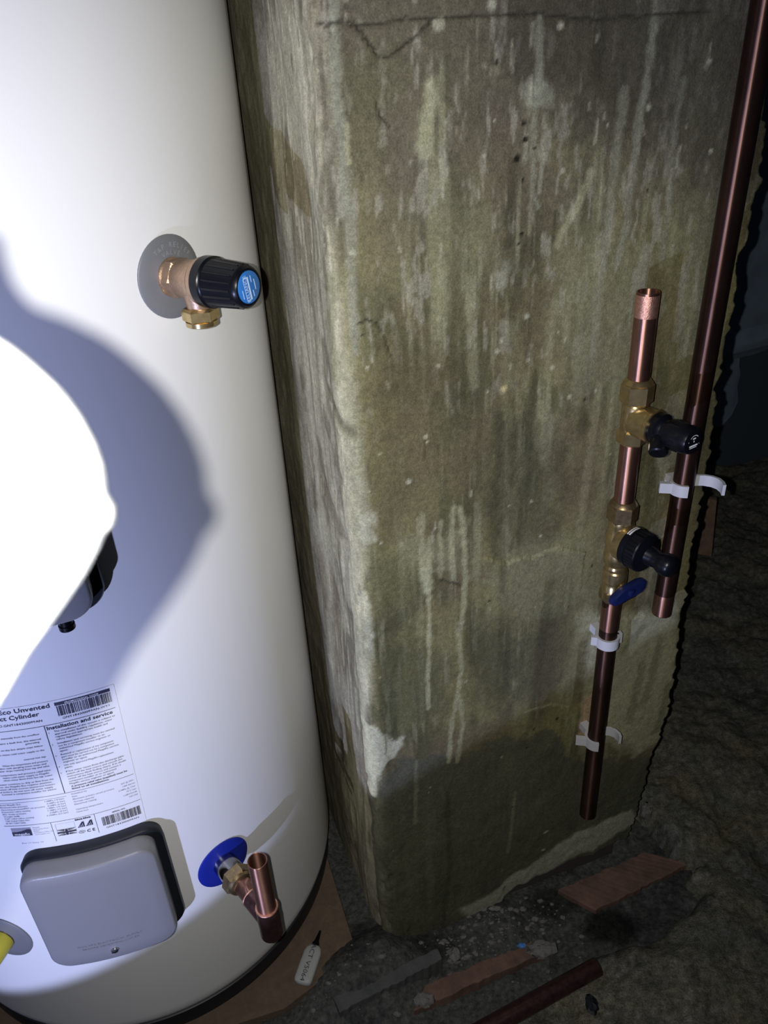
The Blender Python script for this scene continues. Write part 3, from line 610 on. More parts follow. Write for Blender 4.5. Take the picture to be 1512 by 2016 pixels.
def heater_cover(da, dz, label, lettering, gland):
    root = thing('heater_cover', apt(.07 + da, .325 + dz, 0), label, 'cover', 'heater covers on the cylinder')
    def RR(a0, a1, z0, z1, r): return rrect(a0 + da, a1 + da, z0 + dz, z1 + dz, r)
    b = MB(); shell(b, [(RR(-.003, .1445, .243, .4185, .022), .0002), (RR(-.003, .1445, .243, .4185, .022), .009), (RR(-.001, .1425, .245, .4165, .021), .0120)]); b.build('gasket', 'black_rubber', root, 50)
    b = MB(); shell(b, [(RR(.0005, .1345, .248, .4140, .019), .008), (RR(.0015, .1320, .2492, .4128, .019), .024), (RR(.0022, .1310, .2500, .4120, .019), .0285), (RR(.0032, .1300, .2512, .4110, .0185), .0308), (RR(.0055, .1275, .2535, .4088, .0175), .0320)])
    lid = b.build('lid', 'lid_grey', root, 60)
    c = apt(.0665 + da, .2675 + dz, .032); nn = (c - np.array([CC[0], CC[1], c[2]])); nn /= np.linalg.norm(nn)
    b = MB(); b.lathe([(.0046, -.004), (.0046, .0008), (.0038, .0022), (.0015, .0028)], c, nn, 20); sc = b.build('screw', 'chrome', root)
    b = MB(); B = frame(nn); b.strap([(-.0034, 0), (.0034, 0)], .0009, c + nn * .0030, B[0] * .95 + B[1] * .3, B[1], B[2], .0006); o = b.build('slot', 'black_plastic', root); o.data.transform(Matrix.Identity(4)); o.parent = sc
    if lettering:
        b = MB()
        for k, (s_, wd) in enumerate((('ISOLATE ELECTRICAL SUPPLY', .064), ('BEFORE REMOVING COVER', .056))):
            v, f = text_tris(s_, .0042, 'LEFT', wd); b.add([apt(.033 + .004 * k + p[0] + da, .2835 - .0056 * k + p[1] + dz, .0324) for p in v], f)
        o = b.build('embossed_lettering', 'lid_grey', lid, 0)
    if gland:
        c = apt(.106 + da, .2475 + dz, .018); b = MB(); b.lathe([(.0060, 0), (.0060, .006), (.0072, .0065), (.0072, .011), (.005, .012)], c, (0, 0, -1), 16); b.build('cable_gland', 'black_plastic', root)
    return root
heater_cover(0, 0, 'grey heater cover with black gasket and screw, just under the printed label', True, False)
heater_cover(.0105, .470, 'shaded grey heater cover half hidden behind the blown-out white fitting', False, True)

# ------------------------------------------------------------------ relief valve at the upper boss
ang, z_v = on_cyl((336, 545)); c0 = cylpt(ang, z_v); rn = np.array([math.cos(ang), math.sin(ang), 0]); tg = np.array([-math.sin(ang), math.cos(ang), 0])
rv = thing('relief_valve', c0, 'bronze relief valve with black cap and blue badge on the white cylinder', 'valve')
def disc_on_casing(b, ang, z, r, off0, off1, hole=0.0, seg=48):
    v = []; f = []
    def pt(rr, t, off): return cylpt(ang + rr * math.cos(t) / RC, z + rr * math.sin(t), off)
    prof = [(r, off0), (r, off1 - .0006), (r - .0008, off1), (r * .7, off1 + .0002), (r * .45, off1 + .0006), (.001, off1 + .0006)]
    for rr, off in prof: v += [pt(rr, 2 * math.pi * k / seg, off) for k in range(seg)]
    for i in range(len(prof) - 1):
        for k in range(seg): k2 = (k + 1) % seg; f.append((i * seg + k, i * seg + k2, (i + 1) * seg + k2, (i + 1) * seg + k))
    f.append(tuple((len(prof) - 1) * seg + k for k in range(seg))); b.add(v, f); return b
esc = disc_on_casing(MB(), ang, z_v, .0345, .0002, .0022).build('escutcheon', 'grey_plastic', rv, 50)
b = MB()
def arc_text(b, s_, size, R_, t0, tstep):
    for i, ch in enumerate(s_):
        if ch == ' ': continue
        v, f = text_tris(ch, size, 'CENTER'); t = t0 - tstep * i; ct, st_ = math.cos(t - math.pi / 2), math.sin(t - math.pi / 2)
        cx_, cz_ = R_ * math.cos(t), R_ * math.sin(t)
        b.add([cylpt(ang + (cx_ + p[0] * ct - p[1] * st_) / RC, z_v + cz_ + p[0] * st_ + p[1] * ct, .0037) for p in v], f)
arc_text(b, 'T&P RELIEF', .0058, .0245, math.radians(122), math.radians(9.5)); arc_text(b, 'VALVE', .0056, .0185, math.radians(108), math.radians(12))
b.build('raised_lettering', 'emboss_grey', esc, 0)
b = MB(); b.lathe([(.0165, 0), (.0165, .004), (.0148, .005), (.0148, .008)], c0, rn, 32); b.hexnut(c0 + rn * .004, rn, .0172, .011)
b.lathe([(.0148, .013), (.0162, .0155), (.0162, .033), (.0178, .035), (.0192, .037), (.0192, .043), (.018, .044)], c0, rn, 40); b.build('body', 'bronze', rv, 32)
oc = c0 + rn * .0285; dn = np.array([0, 0, -1.])
b = MB(); b.lathe([(.0125, .010), (.0115, .016), (.0105, .0205), (.0105, .026)], oc, dn, 28); b.build('outlet_neck', 'bronze', rv)
b = MB(); b.hexnut(oc + dn * .0225, dn, .0158, .0115, rot=.35); b.lathe([(.0137, .0335), (.0137, .0372), (.0125, .0380), (.0108, .0380), (.0108, .030)], oc, dn, 32); b.build('outlet_nut', 'brass', rv, 30)
b = MB(); b.lathe([(.0200, .0415), (.0208, .0425), (.0208, .0505), (.0196, .0515), (.0190, .053), (.0172, .083), (.0165, .0860), (.0148, .0880), (.0135, .0882), (.0133, .0872), (.002, .0872)], c0, rn, 40)
for k in range(18):
    t = 2 * math.pi * k / 18; B = frame(rn); d = B[0] * math.cos(t) + B[1] * math.sin(t)
    b.tube([c0 + rn * .0535 + d * .0188, c0 + rn * .082 + d * .0171], .0009, 6)
capo = b.build('cap', 'black_plastic', rv, 35)
b = MB(); b.lathe([(.0128, .0868), (.0128, .0878), (.0122, .0882), (.001, .0882)], c0, rn, 36); badge = b.build('badge', 'badge_blue', rv, 35)
b = MB()
def badge_pt(x, y): return c0 + rn * .0885 + tg * x * 1 + np.array([0, 0, 1]) * y
def brect(x0, y0, x1, y1, t=.15):
    P_ = [(x0, y0), (x1, y0), (x1, y1), (x0, y1)]; b.add([badge_pt(p[0] * math.cos(t) - p[1] * math.sin(t), p[0] * math.sin(t) + p[1] * math.cos(t)) for p in P_], [(0, 1, 2, 3)])
for a in ((-.0058, -.0098, -.0053, .0085), (-.0012, -.0098, .0004, .0085), (-.0058, -.0098, -.0012, -.0093), (-.0058, .0080, -.0012, .0085)): brect(*a)
v, f = text_tris('RELIANCE', .0048, 'CENTER'); t = .15 + math.pi / 2
b.add([badge_pt(-.0018 + p[0] * math.cos(t) - p[1] * math.sin(t), -.0005 + p[0] * math.sin(t) + p[1] * math.cos(t)) for p in v], f)
for a in ((.0028, .003, .0036, .0085), (.0028, -.0085, .0036, -.0035), (.0060, -.004, .0068, .0045), (-.0090, -.0065, -.0082, .0005)): brect(*a)
b.build('badge_lettering', 'badge_ink', badge, 0)

# ------------------------------------------------------------------ cold inlet and tee
ang, z_v2 = on_cyl((440, 1697)); c1 = cylpt(ang, z_v2); rn1 = np.array([math.cos(ang), math.sin(ang), 0])
z_save = z_v; z_v = z_v2
it = thing('inlet_tee', c1, 'copper inlet tee on a round blue collar low on the cylinder', 'pipe fitting')
disc_on_casing(MB(), ang, z_v2, .0345, .0002, .0022).build('collar', 'blue_plastic', it, 50)['label'] = 'round blue plastic collar'
b = MB(); b.lathe([(.0150, 0), (.0150, .024), (.0140, .026)], c1, rn1, 32); b.build('threaded_boss', 'boss_chrome', it)
b = MB(); b.hexnut(c1 + rn1 * .023, rn1, .0190, .0165, rot=.2); b.lathe([(.0165, .0385), (.0150, .042), (.0125, .0435)], c1, rn1, 32); b.build('nut', 'old_brass', it, 30)
TL = .098; tc = c1 + rn1 * TL; upz = np.array([0, 0, 1.])
b = MB(); b.lathe([(.011, .030), (.011, .075)], c1, rn1, 32); b.build('stub_pipe', 'copper', it)
b = MB(); b.lathe([(.0112, .064), (.0128, .064), (.0128, .098)], c1, rn1, 32); b.lathe([(.0115, -.012), (.0115, -.0305), (.0124, -.031), (.0130, -.0302), (.0130, -.008), (.0135, 0), (.0130, .008), (.0130, .0185), (.0124, .0192), (.0112, .0192), (.0112, .010)], tc, upz, 36); tee = b.build('tee', 'dark_copper', it)
b = MB(); b.lathe([(.0112, .0190), (.0131, .0185), (.0133, .0193), (.0129, .0203), (.0112, .0203)], tc, upz, 36); b.lathe([(.0112, .0632), (.0130, .0632), (.0132, .0640), (.0128, .0650)], c1, rn1, 36); b.build('solder_rim', 'bright_copper', tee)
b = MB(); b.pipe(tc + upz * .004, tc + upz * .1015, .0110); b.build('riser', 'copper', it)
z_v = z_save

# ------------------------------------------------------------------ yellow capped boss
ang2, z2 = on_cyl((8, 1842)); c2 = cylpt(ang2, z2); rn2 = np.array([math.cos(ang2), math.sin(ang2), 0])
yb = thing('capped_boss', c2, 'round grey collar with a yellow plastic cap beside the grey heater cover', 'cap')
disc_on_casing(MB(), ang2, z2, .036, .0002, .0022).build('collar', 'grey_plastic', yb, 50)
b = MB(); b.lathe([(.0145, 0), (.0145, .004), (.0135, .005)], c2, rn2, 28); b.build('boss', 'old_brass', yb)
b = MB(); b.lathe([(.0150, .004), (.0152, .006), (.0143, .034), (.0135, .037), (.010, .0385), (.001, .0388)], c2, rn2, 32); b.build('yellow_cap', 'yellow_plastic', yb)

# ================================================================== THE VESSEL NEAR THE LENS
VS = 0.122 / FPX
vc = in_view((-229, 1006), 0.122)
prof = [(50, -600), (60, -560), (90, -545), (150, -500), (190, -430), (229, -364), (267, -294), (333, -198), (378, -129), (402, -80), (412, -52), (420, -44), (432, -30), (437, -8), (436, 10), (426, 26), (418, 40), (413, 94), (396, 146), (368, 201), (333, 250), (298, 285), (264, 316), (229, 342), (170, 372), (114, 392), (80, 412), (52, 450), (36, 500), (30, 541), (10, 545)]
ves = thing('domed_fitting', vc, 'blown-out white domed fitting with a raised rim, close to the lens before the cylinder', 'fitting')
b = MB(); b.lathe([(r * VS, h * VS) for r, h in prof], vc, UP, 128); b.build('shell', 'vessel_white', ves, 60)
vb = vc - UP * 600 * VS
b = MB(); b.hexnut(vb + UP * .002, -UP, .0065, .009); b.build('connector_nut', 'brass', ves, 30)
L0 = np.array([-.80, -.60, 0]); pts = [vb - UP * .006]
for k in range(1, 7): t = math.pi / 2 * k / 6; pts.append(vb - UP * (.006 + .012 * math.sin(t)) + L0 * .012 * (1 - math.cos(t)))
pts.append(pts[-1] + L0 * ((-1.302 - pts[-1][0]) / L0[0]))
b = MB(); b.tube(pts, .0040, 20); b.build('feed_pipe', 'copper', ves)

# ================================================================== COPPER PIPES ON THE PIER
def wp(s, z, off): return wallpt(s, z, off)
SO = .030; SS = .5055
z_top = on_front((1274, 574), SO)[1]
def pipe_thing(name, s0, z0, s1, z1, off, r, m, label, group=None, wall=.0012):
    b = MB(); a = wp(s0, z0, off); b.pipe(a, wp(s1, z1, off), r, wall); o = b.build(name, m, None, 35, origin=a); return tag(o, label, 'pipe', group)
tall = pipe_thing('copper_pipe', .5893, on_front((1303, 1206), .025)[1], .6025, 2.41, .025, .0120, 'dull_copper', 'tall dull copper pipe along the ragged edge of the rendered pier', 'copper pipes on the pier')
b = MB(); b.lathe([(.0121, 0), (.0122, .0005), (.0122, .030), (.0121, .031)], wp(.5893, on_front((1303, 1206), .025)[1] + .001, .025), upz, 32, cap=False); o = b.build('polished_end', 'copper', None); o.data.transform(Matrix.Translation(-tall.location)); o.parent = tall
zA = dict(n1=.8315, ub=.765, n3=.688, prv=.664, bv=.600, be=.5575, end=on_front((1157, 1602), SO)[1])
ptop = pipe_thing('copper_pipe', SS, zA['n1'] - .012, SS - .0008, z_top, SO, .0112, 'copper', 'short open-topped copper pipe rising from the upper brass valve', 'copper pipes on the pier')
b = MB(); b.lathe([(.0113, 0), (.0114, .0006), (.0114, .0215), (.0113, .022)], wp(SS - .0008, z_top - .0245, SO), upz, 32, cap=False); o = b.build('abraded_band', 'bright_copper', None); o.data.transform(Matrix.Translation(-ptop.location)); o.parent = ptop
pipe_thing('copper_pipe', SS, zA['n3'] - .010, SS, zA['ub'] + .012, SO, .0112, 'copper', 'short copper pipe joining the two brass valves', 'copper pipes on the pier')
plow = pipe_thing('copper_pipe', SS + .0025, zA['end'], SS, zA['be'] + .012, SO, .0112, 'dull_copper', 'dark copper pipe hanging below the blue-handled valve, open at its foot', 'copper pipes on the pier')
b = MB(); b.lathe([(.0113, 0), (.01135, .0004), (.01135, .048), (.0113, .0484)], wp(SS + .0003, zA['be'] - .0465, SO), upz, 32, cap=False); o = b.build('polished_end', 'copper', None); o.data.transform(Matrix.Translation(-plow.location)); o.parent = plow

BD = FN * .97 + FU * .22; BD /= np.linalg.norm(BD)
BX = np.cross(upz, BD)                       # sideways of a branch, to its right seen from its tip
# --- upper valve: brass tee with a black lever cap
axA = wp(SS, 0, SO) * np.array([1, 1, 0])
def ax(z): return axA + upz * z
uv = thing('check_valve', ax(zA['ub']), 'upper brass valve with a long black cap, between two copper pipes', 'valve')
b = MB(); b.lathe([(.0128, 0), (.0135, .002), (.0135, .018), (.0125, .020), (.0138, .022), (.0138, .040), (.0125, .043)], ax(zA['ub']), upz, 36)
zc = .7900; b.lathe([(.010, 0), (.0175, .004), (.0175, .024), (.0182, .025), (.0182, .0285), (.0170, .0290)], ax(zc), BD, 36)
b.lathe([(.0135, 0), (.0142, .001), (.0142, .003), (.0135, .004)], ax(zA['ub'] + .019), upz, 36); b.build('body', 'brass', uv, 30)
b = MB(); b.hexnut(ax(zA['n1'] - .0235), upz, .0172, .0225, rot=.3); b.lathe([(.0155, -.001), (.013, .0025), (.0115, .0035)], ax(zA['n1']), upz, 32); b.build('upper_nut', 'brass', uv, 30)
b = MB(); b.hexnut(ax(zA['ub'] - .003), upz, .0160, .017, rot=.3); b.build('lower_nut', 'brass', uv, 30)
b = MB(); P0 = ax(zc) + BD * .028
b.lathe([(.0158, 0), (.0165, .001), (.0165, .009), (.0140, .0105), (.0120, .013), (.0120, .017), (.0150, .019), (.0156, .022), (.0152, .034), (.0142, .043), (.0130, .0455), (.010, .0465), (.001, .0466)], P0, BD, 36)
for k in range(12):
    t = 2 * math.pi * k / 12; d = BX * math.cos(t) + np.cross(BD, BX) * math.sin(t); b.tube([P0 + BD * .023 + d * .0153, P0 + BD * .034 + d * .0150], .0008, 6)
cp = b.build('cap', 'black_plastic', uv, 35)
b = MB(); sd = -upz * .55 - BX * .55 + BD * .45; sd /= np.linalg.norm(sd); q0 = P0 + BD * .006
b.lathe([(.0085, .004), (.0092, .018), (.0098, .019), (.0098, .027), (.0085, .0285), (.001, .0287)], q0, sd, 28); b.build('drain_spout', 'black_plastic', uv, 35)
b = MB(); pe = P0 + BD * .0468; UPB = np.cross(BD, BX)
def capmark(pts): b.add([pe + BX * x + UPB * y for x, y in pts], [tuple(range(len(pts)))])
t_ = np.linspace(math.radians(40), math.radians(140), 9)
for a0, a1 in zip(t_[:-1], t_[1:]): capmark([(.0075 * math.cos(a0), .0075 * math.sin(a0)), (.0075 * math.cos(a1), .0075 * math.sin(a1)), (.0068 * math.cos(a1), .0068 * math.sin(a1)), (.0068 * math.cos(a0), .0068 * math.sin(a0))])
for x0, y0, x1, y1 in ((-.0022, .0030, .0022, .0046), (-.0007, -.0002, .0007, .0016), (-.0062, -.0048, .0062, -.0030), (-.0055, -.0064, .0050, -.0056), (-.0085, .001, -.0078, .0018), (.0080, -.004, .0088, -.0032)): capmark([(x0, y0), (x1, y0), (x1, y1), (x0, y1)])
b.build('cap_marks', 'ink_white', cp, 0)

# --- lower valve: pressure reducing valve with ribbed black cap
pv = thing('pressure_valve', ax(zA['prv'] - .072), 'brass pressure reducing valve with a round ribbed black cap and pointed nose', 'valve')
b = MB(); b.lathe([(.0118, -.002), (.0130, 0), (.0130, .003), (.0120, .006), (.0150, .010), (.0158, .018), (.0150, .026), (.0140, .030), (.0158, .036), (.0160, .046), (.0145, .052), (.0140, .058), (.0150, .062), (.0140, .070), (.0125, .074)], ax(zA['bv']), upz, 36)
zc2 = .6400; b.lathe([(.010, 0), (.0215, .006), (.0222, .012), (.0222, .017), (.021, .018)], ax(zc2), BD, 40); b.build('body', 'brass', pv, 32)
b = MB(); b.hexnut(ax(zA['n3'] - .0225), upz, .0172, .022, rot=.3); b.lathe([(.0155, -.001), (.013, .003), (.0115, .004)], ax(zA['n3']), upz, 32); b.build('upper_nut', 'old_brass', pv, 30)
b = MB(); P1 = ax(zc2) + BD * .0165
b.lathe([(.0225, 0), (.0238, .001), (.0238, .008), (.0226, .009), (.0226, .021), (.0215, .0225), (.0165, .0240), (.0120, .0270)], P1, BD, 44)
for k in range(30):
    t = 2 * math.pi * k / 30; d = BX * math.cos(t) + UPB * math.sin(t); b.tube([P1 + BD * .009 + d * .0226, P1 + BD * .021 + d * .0225], .0009, 6)
cp2 = b.build('cap', 'black_plastic', pv, 35)
b = MB(); ND = BD * .93 - upz * .10 + FU * .12; ND /= np.linalg.norm(ND); b.lathe([(.0125, 0), (.0105, .008), (.0098, .014), (.0120, .018), (.0128, .021), (.0128, .028), (.011, .032), (.006, .0345), (.001, .035)], P1 + BD * .024, ND, 32); b.build('nose', 'black_plastic', pv, 40)
b = MB()
for row, (off, n_, da) in enumerate(((.0028, 1, .62), (.0055, 11, .055))):
    for i in range(n_):
        t0 = math.radians(78) + .72 * (i / 11 if n_ > 1 else 0); v = []
        m_ = 10 if n_ == 1 else 1; hw = .0007 if n_ == 1 else .0011
        for k in range(m_ + 1):
            t = t0 + (da if n_ > 1 else .72) * k / m_; d = BX * math.cos(t) + UPB * math.sin(t)
            v += [P1 + BD * (off - hw) + d * .0240, P1 + BD * (off + hw) + d * .0240]
        b.add(v, [(2 * k, 2 * k + 1, 2 * k + 3, 2 * k + 2) for k in range(m_)])
b.build('cap_marks', 'ink_white', cp2, 0)

# --- ball valve with a blue butterfly handle
HD = FN * .985 + FU * .17; HD /= np.linalg.norm(HD)
bv = thing('ball_valve', ax(zA['be']), 'small brass ball valve with a dark blue butterfly handle', 'valve')
b = MB(); b.lathe([(.0118, 0), (.0140, .001), (.0140, .018), (.0130, .020), (.0130, .024), (.0142, .026), (.0142, .040), (.0128, .042), (.0118, .0445)], ax(zA['be']), upz, 32); b.lathe([(.006, 0), (.006, .019)], ax(zA['be'] + .022), HD, 20); b.build('body', 'brass', bv, 30)
b = MB(); b.hexnut(ax(zA['be'] - .002), upz, .0160, .016, rot=.3); b.build('lower_nut', 'old_brass', bv, 30)
b = MB(); hc = ax(zA['be'] + .022) + HD * .018; hx = np.cross(upz, HD) - upz * .06; hx /= np.linalg.norm(hx); hy = np.cross(HD, hx)
lobes = [(-.027, -.006), (-.0245, -.0105), (-.017, -.0115), (-.008, -.0095), (0, -.0085), (.008, -.008), (.015, -.0065), (.022, -.005), (.0265, -.0005), (.0265, .006), (.022, .0105), (.014, .0115), (.006, .0100), (0, .0095), (-.008, .0085), (-.015, .006), (-.022, .002), (-.0265, -.001)]
n_ = len(lobes); v = []
for sgn, zz_, k_ in ((0, 0, .92), (0, .0015, 1), (0, .0075, 1), (0, .0090, .90)): v += [hc + hx * x * k_ + hy * y * k_ + HD * zz_ for x, y in lobes]
f = [tuple(range(n_))[::-1], tuple(range(3 * n_, 4 * n_))]
for i in range(3):
    for k in range(n_): k2 = (k + 1) % n_; f.append((i * n_ + k, i * n_ + k2, (i + 1) * n_ + k2, (i + 1) * n_ + k))
b.add(v, f); b.lathe([(.0045, .0085), (.0045, .0105), (.003, .0115), (.001, .0115)], hc, HD, 16); b.build('handle', 'navy_plastic', bv, 35)['label'] = 'dark blue butterfly handle'

# --- pipe clips
def clip(s, z, off, r, kind, label):
    c = wp(s, z, off); root = thing('pipe_clip', wp(s, z, .004), label, 'clip', 'white pipe clips on the pier')
    b = MB(); d = off - r - .002
    b.strap([(0, -off - .002), (0, -off + d * .55), (0, -r - .001)], .011, c, FU, FN, upz, .011); b.build('foot', 'clip_white', root, 30)
    b = MB()
    if kind == 'closed':
        path = [((r + .0018) * math.cos(t), (r + .0018) * math.sin(t)) for t in np.linspace(-math.pi / 2, 1.5 * math.pi, 33)]
        b.strap(path, .0030, c, FU, FN, upz, .0145); b.strap([(r + .001, .001), (r + .0075, .002)], .006, c, FU, FN, upz, .0145); b.strap([(-r - .001, -.003), (-r - .007, -.008)], .005, c, FU, FN, upz, .0125)
        b.build('band', 'clip_white', root, 40)
    else:
        path = [((r + .0022) * math.cos(t), (r + .0022) * math.sin(t)) for t in np.linspace(-math.pi / 2, -math.radians(250), 18)]
        b.strap(path, .0034, c, FU, FN, upz, .0145); b.strap([(-r - .001, -.002), (-r - .014, -.010)], .006, c, FU, FN, upz, .0125)
        b.build('jaw', 'clip_white', root, 40)
        b = MB(); b.strap([(-.002, -r - .0035), (.008, -r - .002), (.014, -.008), (.022, -.0055), (.030, -.0015), (.036, .005), (.0385, .013), (.037, .021), (.033, .028)] if kind == 'wide' else [(-.002, -r - .0035), (.008, -r - .002), (.014, -.009), (.020, -.008), (.026, -.005), (.030, .001), (.031, .008), (.029, .014)], .0034, c, FU, FN, upz, .0135)
        b.build('open_strap', 'clip_white', root, 40)
    return root
clip(.5915, on_front((1345, 957), .025)[1], .025, .0120, 'wide', 'opened white plastic clip holding the tall copper pipe at the ragged edge')
clip(SS + .0006, on_front((1187, 1262), SO)[1], SO, .0112, 'closed', 'closed white plastic clip around the copper pipe below the blue handle')
clip(SS + .0016, on_front((1167, 1458), SO)[1], SO, .0112, 'small', 'opened white plastic clip near the foot of the dark copper pipe')

# ================================================================== ON THE FLOOR
def F2(px, h=0.0): return on_floor(px, h)
# chipboard the cylinder stands on
poly = [F2((708, 1894)), F2((648, 1700)), F2((630, 1638)), np.array([-.75, 1.2, 0]), np.array([-.80, .64, 0]), F2((300, 2070)), F2((560, 1985)), F2((625, 1935))]
b = MB(); b.prism(poly, -.016, 0.0); tag(b.build('chipboard_panel', 'chipboard', None, 0, bevel=.001, origin=(0, 0, -.016)), 'brown chipboard panel under the white cylinder', 'board')
# small glue tube
gA = F2((595, 1935), .006); gB = F2((620, 1863), .006); gt = thing('glue_tube', (gA[0], gA[1], 0.0), 'small white plastic tube with a dark nozzle and black code on the chipboard', 'tube')
gd = (gB - gA); GL = np.linalg.norm(gd); gd = gd / GL; gx = np.cross(gd, upz)
def tube_flat(b, prof, o, d, x, flat=.45, seg=24):
    v = []; f = []
    for r, h in prof:
        for k in range(seg):
            t = 2 * math.pi * k / seg; cx_, cy_ = math.cos(t), math.sin(t); e = .6
            v.append(o + d * h + x * r * math.copysign(abs(cx_) ** e, cx_) + upz * r * flat * math.copysign(abs(cy_) ** e, cy_))
    n_ = len(prof)
    for i in range(n_ - 1):
        for k in range(seg): k2 = (k + 1) % seg; f.append((i * seg + k, i * seg + k2, (i + 1) * seg + k2, (i + 1) * seg + k))
    f.append(tuple(range(seg))[::-1]); f.append(tuple((n_ - 1) * seg + k for k in range(seg))); b.add(v, f); return b
tz = .0062
b = tube_flat(MB(), [(.006, -.002), (.0115, 0), (.0132, .004), (.0132, GL * .80), (.0115, GL * .92), (.0075, GL), (.006, GL + .001)], gA + upz * 0, gd, gx); body_ = b.build('tube_body', 'tube_white', gt, 50)
b = MB(); b.lathe([(.0055, 0), (.0055, .004), (.0035, .008), (.0016, .024), (.001, .0245)], gB, gd, 20); b.build('nozzle', 'black_plastic', gt)
v, f = text_tris('ACT V5064', .0095, 'CENTER', None); v[:, 0] -= (v[:, 0].min() + v[:, 0].max()) / 2; v[:, 0] *= .055 / (v[:, 0].max() - v[:, 0].min())
b = MB(); gm = gA + gd * GL * .50 + upz * .0064; b.add([gm - gd * p[0] + gx * (p[1] - .003) for p in v], f); b.build('printed_code', 'ink', body_, 0)

def beam(name, pts_px, z0, z1, m, label, cat, jag=0.0, seed=0, n=26):
    """pts_px: far-left, far-right, near-right, near-left corners of the top face"""
    A, B_, C_, D_ = [F2(p, z1) for p in pts_px]; rs = np.random.RandomState(seed); top = []; far = []; near = []
    for k in range(n + 1):
        t = k / n; j1, j2 = (rs.rand(2) - .5) * jag; a = A + (B_ - A) * t; d = D_ + (C_ - D_) * t; w_ = (d - a) / np.linalg.norm(d - a)
        far.append(a + w_ * j1); near.append(d + w_ * j2)
    v = far + near; v = [np.array(q) for q in v]; lowv = [np.array([q[0], q[1], z0]) for q in v]; N = n + 1; f = []
    for k in range(n):
        f += [(k, k + 1, N + k + 1, N + k), (2 * N + k, 3 * N + k, 3 * N + k + 1, 2 * N + k + 1), (k, 2 * N + k, 2 * N + k + 1, k + 1), (N + k, N + k + 1, 3 * N + k + 1, 3 * N + k)]
    f += [(0, N, 3 * N, 2 * N), (n, 2 * N + n, 3 * N + n, N + n)]
    for q in v: q[2] += (rs.rand() - .5) * jag * .25
    c = np.mean(np.array(lowv), 0); b = MB(); b.add(v + lowv, f); return tag(b.build(name, m, None, 0, bevel=.0015, origin=c), label, cat)
beam('timber_joist', [(1098, 1752), (1270, 1677), (1357, 1700), (1172, 1792)], -.030, -.018, 'red_timber', 'reddish sawn timber offcut lying below the foot of the rendered pier', 'timber', .004, 1)
beam('timber_plank', [(838, 1938), (1060, 1848), (1088, 1868), (812, 1992)], -.032, -.008, 'red_timber', 'splintered brown plank with pale chips beside the copper pipe on the floor', 'timber', .005, 2)
beam('wood_batten', [(655, 1962), (862, 1866), (872, 1888), (668, 1992)], -.030, .016, 'grey_timber', 'flat grey dusty batten half buried in dust at the foot of the pier', 'batten', .004, 3)
# copper pipe lying on the floor
pa = F2((930, 2040), .010); pb_ = F2((1176, 1903), .010); b = MB(); b.pipe(pa - (pb_ - pa) * .35, pb_, .0125); tag(b.build('copper_pipe', 'dark_copper', None, 35, origin=(pa[0], pa[1], -.0025)), 'dark copper pipe lying loose on the wool below the brown plank', 'pipe')
# lumps
def lump(name, px, r, m, label, seed, sc=(1, 1, .6)):
    q = F2(px, -.002); b = MB(); b.blob(q + upz * r * .2, r, seed, (12, 8), sc); return tag(b.build(name, m, None, 25, origin=(q[0], q[1], q[2])), label, 'rubble')
lump('plaster_lump', (1068, 1872), .016, 'plaster_lump', 'pale grey plaster lump at the end of the brown plank', 4, (1.3, .8, .55))
lump('plaster_lump', (895, 1881), .009, 'plaster_lump', 'small whitish plaster lump on dust above the brown plank', 5, (1, 1.1, .7))
lump('plaster_lump', (835, 1970), .012, 'plaster_lump', 'pale chipped lump on the splintered end of the brown plank', 15, (1.2, .9, .45))
lump('plastic_fragment', (1027, 1862), .0052, 'blue_crumb', 'tiny bright blue plastic fragment among the crumbs', 6, (1.2, .8, .6))
TIMBER_PX = [[(1090, 1745), (1275, 1670), (1365, 1705), (1175, 1830)], [(830, 1935), (1065, 1835), (1095, 1880), (805, 2005)], [(645, 1955), (862, 1860), (882, 1900), (668, 2005)]]
JOIST = [tuple(F2(p)[:2]) for p in [(1080, 1750), (1275, 1660), (1385, 1700), (1175, 1820)]]
lump('plaster_lump', (1272, 1600), .013, 'plaster_lump', 'pale upright lump against the foot of the ragged pier edge', 25, (.8, .8, 1.4))
lump('dark_hole_lump', (1165, 1978), .010, 'black_rubber', 'small black lump standing in for a dark hole in the mineral wool', 26, (.8, 1.3, .4))  # black lump put in for the darkness of a hole
# crumbs of plaster and dust, past counting
rs = np.random.RandomState(3); b = MB()
for (px, sx, sy, n_) in (((930, 1860), 110, 45, 130), ((1050, 1795), 80, 35, 110), ((880, 1850), 60, 30, 50), ((960, 1790), 50, 20, 60), ((720, 1920), 70, 40, 50), ((640, 1975), 70, 30, 30), ((1000, 1900), 160, 60, 50)):
    for k in range(n_):
        p = (px[0] + rs.randn() * sx * .6, px[1] + rs.randn() * sy * .6)
        if p[1] > 2030 or p[1] < 1740 or any(inside(np.array([p[0]]), np.array([p[1]]), g)[0] for g in TIMBER_PX): continue
        q = F2(p); r = .0008 + rs.rand() ** 5 * .0038; q[2] = max(floor_z(q[0], q[1]), -.02) + r * .3; b.blob(q, r, rs.randint(9999), (6, 4), (1.3, .9, .7))
pc = b.build('plaster_crumbs', 'plaster_lump', None, 0); pc['kind'] = 'stuff'; pc.parent = fl

